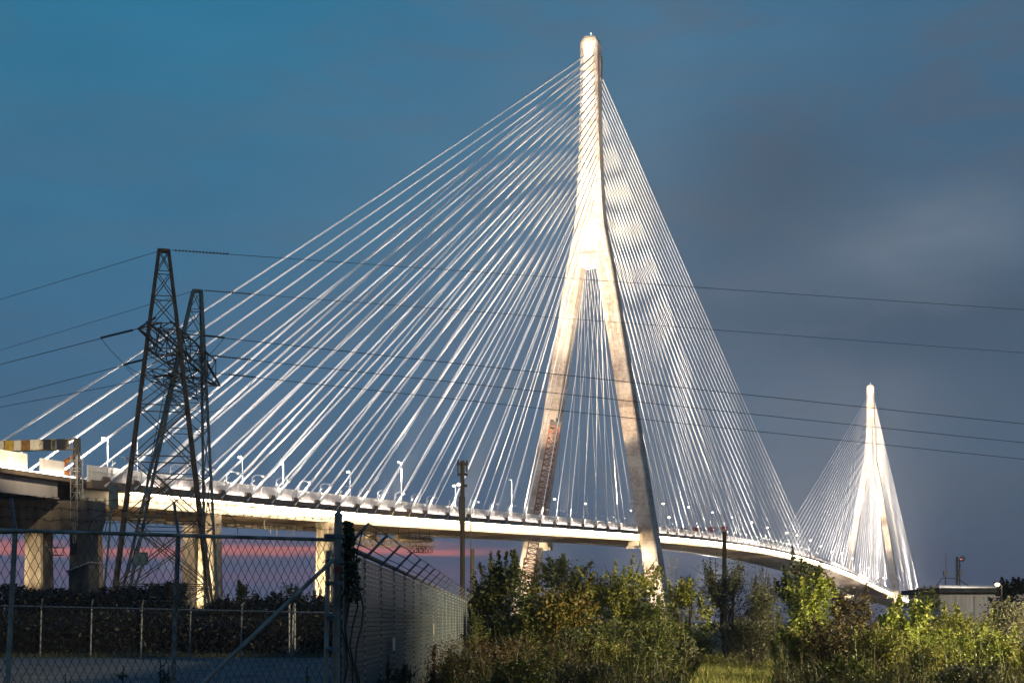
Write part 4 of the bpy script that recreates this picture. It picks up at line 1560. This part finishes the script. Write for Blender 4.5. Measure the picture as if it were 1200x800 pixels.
def spot(name, loc, target, power, ang, color=(1, .83, .62), size=.6, blend=.6):
    l = bpy.data.lights.new(name, 'SPOT')
    l.energy = power; l.spot_size = math.radians(ang); l.spot_blend = blend; l.color = color; l.shadow_soft_size = size
    o = bpy.data.objects.new(name, l); COL.objects.link(o); o.location = loc; aim(o, target)
    return o


WARM = (1.0, .80, .56)
WHITE = (1.0, .90, .82)
PW = 1.0
for tc in (0, SPAN):
    far = 1.0 if tc == 0 else 1.2
    for sd in (-1, 1):
        for s in (-12, 12):
            t = tc + sd * 150
            spot('pylon_flood', B(t, s, zd(t) + 3), B(tc, 0, 201), 5.6e6 * far * (1 if sd < 0 else .3), 25, WARM, 1.5, .9)
            t = tc + sd * 66
            spot('fork_flood', B(t, s, zd(t) + 3), B(tc, 0, 150), 1.5e6 * far * (1 if sd < 0 else .3), 34, WARM, 1.2, .9)
            t = tc + sd * 30
            spot('leg_flood', B(t, s * 1.5, zd(t) + 3), B(tc, s * 1.05, 92), 3.4e5 * far * (1 if sd < 0 else .5), 28, (1, .74, .48), .8, .9)
            spot('base_flood', B(t, s * 1.7, zd(t) - 5), B(tc, s * 1.95, 12), 1.1e5, 75, (1, .84, .66), .8, .9)
    for s in (-15, 15):
        sm_ = -1 if tc == 0 else 1
        for dt in (95, 130, 175, 220, 260, 295):
            t = tc + sm_ * dt
            spot('cable_flood', B(t, s, zd(t) + 3.0), B(t * .55 + tc * .45, s * 1.05, zd(t) + 70), .35e5 * far, 100, WHITE, 1.0, .8)
        for dt in (210, 290):
            t = tc + sm_ * dt
            spot('cable_flood', B(t, s * 1.1, zd(t) + 3.0), B(tc + sm_ * 70, s * .5, 170), 8e5 * far, 40, WHITE, 1.0, .9)
        for dt in (95, 140, 200, 260, 320, 390):
            t = tc - sm_ * dt
            spot('cable_flood', B(t, s, zd(t) + 3.0), B(t * .55 + tc * .45, s * 1.05, zd(t) + 70), (.3e5 if tc == 0 else .8e5), 100, WHITE, 1.0, .8)
        for dt in (220, 350):
            t = tc - sm_ * dt
            spot('cable_flood', B(t, s * 1.1, zd(t) + 3.0), B(tc - sm_ * 80, s * .5, 165), (3e5 if tc == 0 else 9e5), 42, WHITE, 1.0, .9)
# added unseen spots beside the spans, evening out the light on the cable fans
for s in (-1, 1):
    for (t0, s0, z0, aim_t, aim_z, ang, p) in ((-335, 42, 22, -120, 118, 46, 1.0e6), (-200, 52, 14, -92, 128, 58, .8e6), (-95, 60, 6, -60, 160, 56, .7e6),
                                               (420, 55, 24, 190, 118, 46, 1.0e6), (255, 58, 14, 112, 126, 60, .9e6), (120, 65, 6, 70, 160, 54, .7e6),
                                               (SPAN - 420, 55, 24, SPAN - 190, 118, 46, 4.6e6), (SPAN - 255, 58, 14, SPAN - 112, 128, 60, 3.8e6),
                                               (SPAN + 230, 50, 10, SPAN + 95, 120, 62, .7e6)):
        spot('fan_fill', B(t0, s * s0, z0), B(aim_t, 0, aim_z), p, ang, WHITE, 1.2, 1.0)
# added unseen spots that brighten the underside of the deck
for t in (-300, -255, -215, -165, -110, -50, 45, 120, 200, 290):
    z = zd(t)
    spot('soffit_fill', B(t, 11, z - 9), B(t + 10, 0, z), 6500, 150, (1, .74, .42), .5, .6)
spot('traveller_fill', B(-205, 26, zd(-205) - 16), B(-205, 14, zd(-205) - 6), 9000, 110, (1, .76, .42), .5, .8)  # spot added below the deck to lift the traveller's brightness
spot('gantry_fill', B(-348, 36, gz + 8), B(-325, 8, gz + 5), 4e4, 60, (1, .8, .48), .5, .9)  # spot added in mid-air to light up the gantry boxes
# assumed pier uplights, unseen spots without fixtures
for tt, s in ((-281, 16), (-236, 16), (-324, 10.8)):
    spot('assumed_pier_flood', B(tt - 15, s - 5, 3), B(tt, s, 11), 6e4 if tt > -300 else 5e4, 50 if tt > -300 else 30, (1, .78, .45), .5, .8)
spot('assumed_wall_spot', ((bx0 + bx1) / 2 + 1, bY - 9, 5.2), ((bx0 + bx1) / 2, bY, 2.0), 1500, 150, (1, .92, .8), .2, .8)  # assumed lamp: unseen spot in front of the building, added to brighten its wall
# assumed lamp, right of the view: bare unseen spot added to light the thicket
lp = bpy.data.lights.new('assumed_thicket_spot', 'SPOT')
lp.energy = 130000; lp.color = (1.0, .84, .52); lp.shadow_soft_size = .7; lp.spot_size = math.radians(102); lp.spot_blend = 1.0
o = bpy.data.objects.new('assumed_thicket_spot', lp); COL.objects.link(o); o.location = (28, 22, 9.0); aim(o, (11.5, 40, 1.5))
# last daylight: one very weak soft sun from the pink western sky
sun = bpy.data.lights.new('sun', 'SUN')
sun.energy = .06; sun.angle = math.radians(12); sun.color = (1, .72, .62)
o = bpy.data.objects.new('sun', sun); COL.objects.link(o)
SUN_AZ = math.radians(-75); SUN_EL = math.radians(4)
o.location = (0, 0, 400)
aim(o, o.location - Vector((math.sin(SUN_AZ) * math.cos(SUN_EL), math.cos(SUN_AZ) * math.cos(SUN_EL), math.sin(SUN_EL))))

# ------------------------------------------------------------------ sky
world = bpy.data.worlds.new('World')
SC.world = world
world.use_nodes = True
nt = world.node_tree
L = nt.links.new


def nd(t):
    return nt.nodes.new(t)


def mth(op, a, b=None, c=None):
    n = nd('ShaderNodeMath'); n.operation = op
    for i, v in enumerate((a, b, c)):
        if v is None:
            continue
        if isinstance(v, (int, float)):
            n.inputs[i].default_value = v
        else:
            L(v, n.inputs[i])
    return n.outputs[0]


def mixc(f, a, b, mode='MIX'):
    n = nd('ShaderNodeMixRGB'); n.blend_type = mode
    for i, v in ((0, f), (1, a), (2, b)):
        if isinstance(v, (int, float)):
            n.inputs[i].default_value = v
        elif isinstance(v, tuple):
            n.inputs[i].default_value = (*v, 1)
        else:
            L(v, n.inputs[i])
    return n.outputs[0]


def srgb(r, g, b):
    f = lambda c: ((c / 255 + .055) / 1.055) ** 2.4 if c > 10 else c / 255 / 12.92
    return (f(r), f(g), f(b))


tc = nd('ShaderNodeTexCoord')
sep = nd('ShaderNodeSeparateXYZ'); L(tc.outputs['Generated'], sep.inputs[0])
el = mth('MULTIPLY', mth('ARCSINE', sep.outputs['Z']), 180 / PI)            # degrees
az = mth('MULTIPLY', mth('ARCTAN2', sep.outputs['X'], sep.outputs['Y']), 180 / PI)


def ramp(fac, stops):
    n = nd('ShaderNodeValToRGB')
    cr = n.color_ramp
    while len(cr.elements) < len(stops):
        cr.elements.new(.5)
    for i, (p, c) in enumerate(stops):
        cr.elements[i].position = p
    for i, (p, c) in enumerate(stops):
        cr.elements[i].color = (*c, 1)
    L(fac, n.inputs[0])
    return n.outputs[0]


def gauss(x, x0, w):
    q = mth('DIVIDE', mth('SUBTRACT', x, x0), w)
    return mth('POWER', 2.718, mth('MULTIPLY', mth('MULTIPLY', q, q), -1.0))


e = mth('DIVIDE', mth('MAXIMUM', el, 0), 40.0)
left = ramp(e, [(0, srgb(122, 112, 148)), (.03, srgb(112, 110, 148)), (.08, srgb(90, 107, 144)), (.16, srgb(66, 104, 142)), (.28, srgb(60, 106, 146)), (.45, srgb(54, 113, 152)), (.6, srgb(40, 114, 156)), (1, srgb(20, 90, 150))])
right = ramp(e, [(0, srgb(106, 104, 130)), (.04, srgb(98, 101, 128)), (.10, srgb(84, 98, 124)), (.2, srgb(76, 96, 124)), (.30, srgb(68, 86, 112)), (.42, srgb(66, 96, 128)), (.6, srgb(62, 108, 146)), (1, srgb(30, 88, 140))])
fa = nd('ShaderNodeMapRange'); fa.interpolation_type = 'SMOOTHSTEP'
fa.inputs['From Min'].default_value = -14; fa.inputs['From Max'].default_value = 16
L(az, fa.inputs['Value'])
col = mixc(fa.outputs[0], left, right)
# soft cloud texture stretched along the horizon
cmb = nd('ShaderNodeCombineXYZ')
L(mth('MULTIPLY', az, .06), cmb.inputs[0]); L(mth('MULTIPLY', el, .16), cmb.inputs[1])
nz = nd('ShaderNodeTexNoise'); nz.inputs['Scale'].default_value = 1.6; nz.inputs['Detail'].default_value = 7; nz.inputs['Roughness'].default_value = .55
L(cmb.outputs[0], nz.inputs['Vector'])
soft = mth('SUBTRACT', nz.outputs['Fac'], .5)
col = mixc(1.0, col, ramp(mth('ADD', mth('MULTIPLY', soft, .9), .5), [(0, (.78, .80, .84)), (.5, (1, 1, 1)), (1, (1.24, 1.20, 1.17))]), 'MULTIPLY')
cmb2 = nd('ShaderNodeCombineXYZ')
L(mth('MULTIPLY', az, .05), cmb2.inputs[0]); L(mth('MULTIPLY', el, .22), cmb2.inputs[1]); cmb2.inputs[2].default_value = 3.7
nz2 = nd('ShaderNodeTexNoise'); nz2.inputs['Scale'].default_value = 2.6; nz2.inputs['Detail'].default_value = 9; nz2.inputs['Roughness'].default_value = .6; nz2.inputs['Distortion'].default_value = .5
L(cmb2.outputs[0], nz2.inputs['Vector'])
bank = nd('ShaderNodeMapRange'); bank.interpolation_type = 'SMOOTHSTEP'; bank.inputs['From Min'].default_value = .46; bank.inputs['From Max'].default_value = .62
L(nz2.outputs['Fac'], bank.inputs['Value'])
wr = mth('ADD', .14, mth('MULTIPLY', fa.outputs[0], .34))
col = mixc(mth('MULTIPLY', bank.outputs[0], wr), col, srgb(84, 96, 118))
# pale cloud bank at right and darker patch beside it
pale = mth('MULTIPLY', mth('MULTIPLY', gauss(az, 16.5, 6.0), gauss(el, 14.4, 1.9)), mth('ADD', .75, mth('MULTIPLY', soft, 2.4)))
col = mixc(mth('MULTIPLY', pale, .58), col, srgb(122, 136, 158))
dark = mth('MULTIPLY', gauss(az, 10.5, 3.5), gauss(el, 16.8, 2.6))
col = mixc(mth('MULTIPLY', dark, .5), col, srgb(62, 76, 94))
# pink sunset streaks low at the left
cm2 = nd('ShaderNodeCombineXYZ')
L(mth('MULTIPLY', az, .10), cm2.inputs[0]); L(mth('MULTIPLY', el, 1.25), cm2.inputs[1])
n2 = nd('ShaderNodeTexNoise'); n2.inputs['Scale'].default_value = 1.0; n2.inputs['Detail'].default_value = 5; n2.inputs['Roughness'].default_value = .5
L(cm2.outputs[0], n2.inputs['Vector'])
wob = mth('MULTIPLY', mth('SUBTRACT', n2.outputs['Fac'], .5), 1.6)
elw = mth('ADD', el, wob)
azm = nd('ShaderNodeMapRange'); azm.interpolation_type = 'SMOOTHSTEP'; azm.inputs['From Min'].default_value = 1.0; azm.inputs['From Max'].default_value = -4.0
L(az, azm.inputs['Value'])
st1 = mth('MULTIPLY', mth('MULTIPLY', gauss(elw, 2.85, .24), azm.outputs[0]), 1.0)
st2 = mth('MULTIPLY', mth('MULTIPLY', gauss(elw, 1.85, .36), azm.outputs[0]), .75)
col = mixc(mth('MULTIPLY', st2, .45), col, srgb(186, 116, 152))
col = mixc(mth('MULTIPLY', st1, .95), col, srgb(240, 138, 130))
col = mixc(1.0, col, (1.04, 1.03, .93), 'MULTIPLY')
# physical twilight sky adds its own faint light
sky = nd('ShaderNodeTexSky'); sky.sky_type = 'NISHITA'; sky.sun_disc = False
sky.sun_elevation = SUN_EL; sky.sun_rotation = SUN_AZ
addn = nd('ShaderNodeMixRGB'); addn.blend_type = 'ADD'; addn.inputs[0].default_value = .004
L(col, addn.inputs[1]); L(sky.outputs[0], addn.inputs[2])
bg = nt.nodes['Background']
bg.inputs['Strength'].default_value = 1.0
L(addn.outputs[0], bg.inputs['Color'])

# ------------------------------------------------------------------ evening haze
hz = MB()
hz.box((0, 2940, 120), 8040, 6160, 242)
hm = bpy.data.materials.new('haze')
hm.use_nodes = True
hn = hm.node_tree
for n_ in list(hn.nodes):
    if n_.type == 'BSDF_PRINCIPLED':
        hn.nodes.remove(n_)
pv = hn.nodes.new('ShaderNodeVolumePrincipled')
pv.inputs['Color'].default_value = (.92, .93, .95, 1)
pv.inputs['Density'].default_value = 1.6e-4
pv.inputs['Anisotropy'].default_value = .3
hn.links.new(pv.outputs[0], hn.nodes['Material Output'].inputs['Volume'])
tag(hz.build('haze', hm), 'thin evening haze glowing faintly around the floodlit pylons', 'haze', None, 'stuff')

# ------------------------------------------------------------------ camera and render
cam = bpy.data.cameras.new('camera')
cam.sensor_fit = 'HORIZONTAL'
cam.sensor_width = 36
cam.lens = F / 1200 * 36
cam.shift_y = (HY - 400) / 1200
cam.clip_start = .1
cam.clip_end = 20000
co = bpy.data.objects.new('camera', cam)
COL.objects.link(co)
co.location = (0, 0, EYE)
co.rotation_euler = (PI / 2, 0, 0)
SC.camera = co

for o in SC.objects:
    if 'origin' in o:
        del o['origin']
vs = SC.view_settings
vs.view_transform = 'Standard'
vs.look = 'None'
vs.exposure = 0
vs.gamma = 1
vs.use_curve_mapping = False
cy = SC.cycles
cy.max_bounces = 4
cy.diffuse_bounces = 2
cy.glossy_bounces = 2
cy.transmission_bounces = 3
cy.use_light_tree = True
cy.sample_clamp_indirect = 4
cy.use_denoising = True
try:
    cy.denoiser = 'OPENIMAGEDENOISE'
except Exception:
    pass
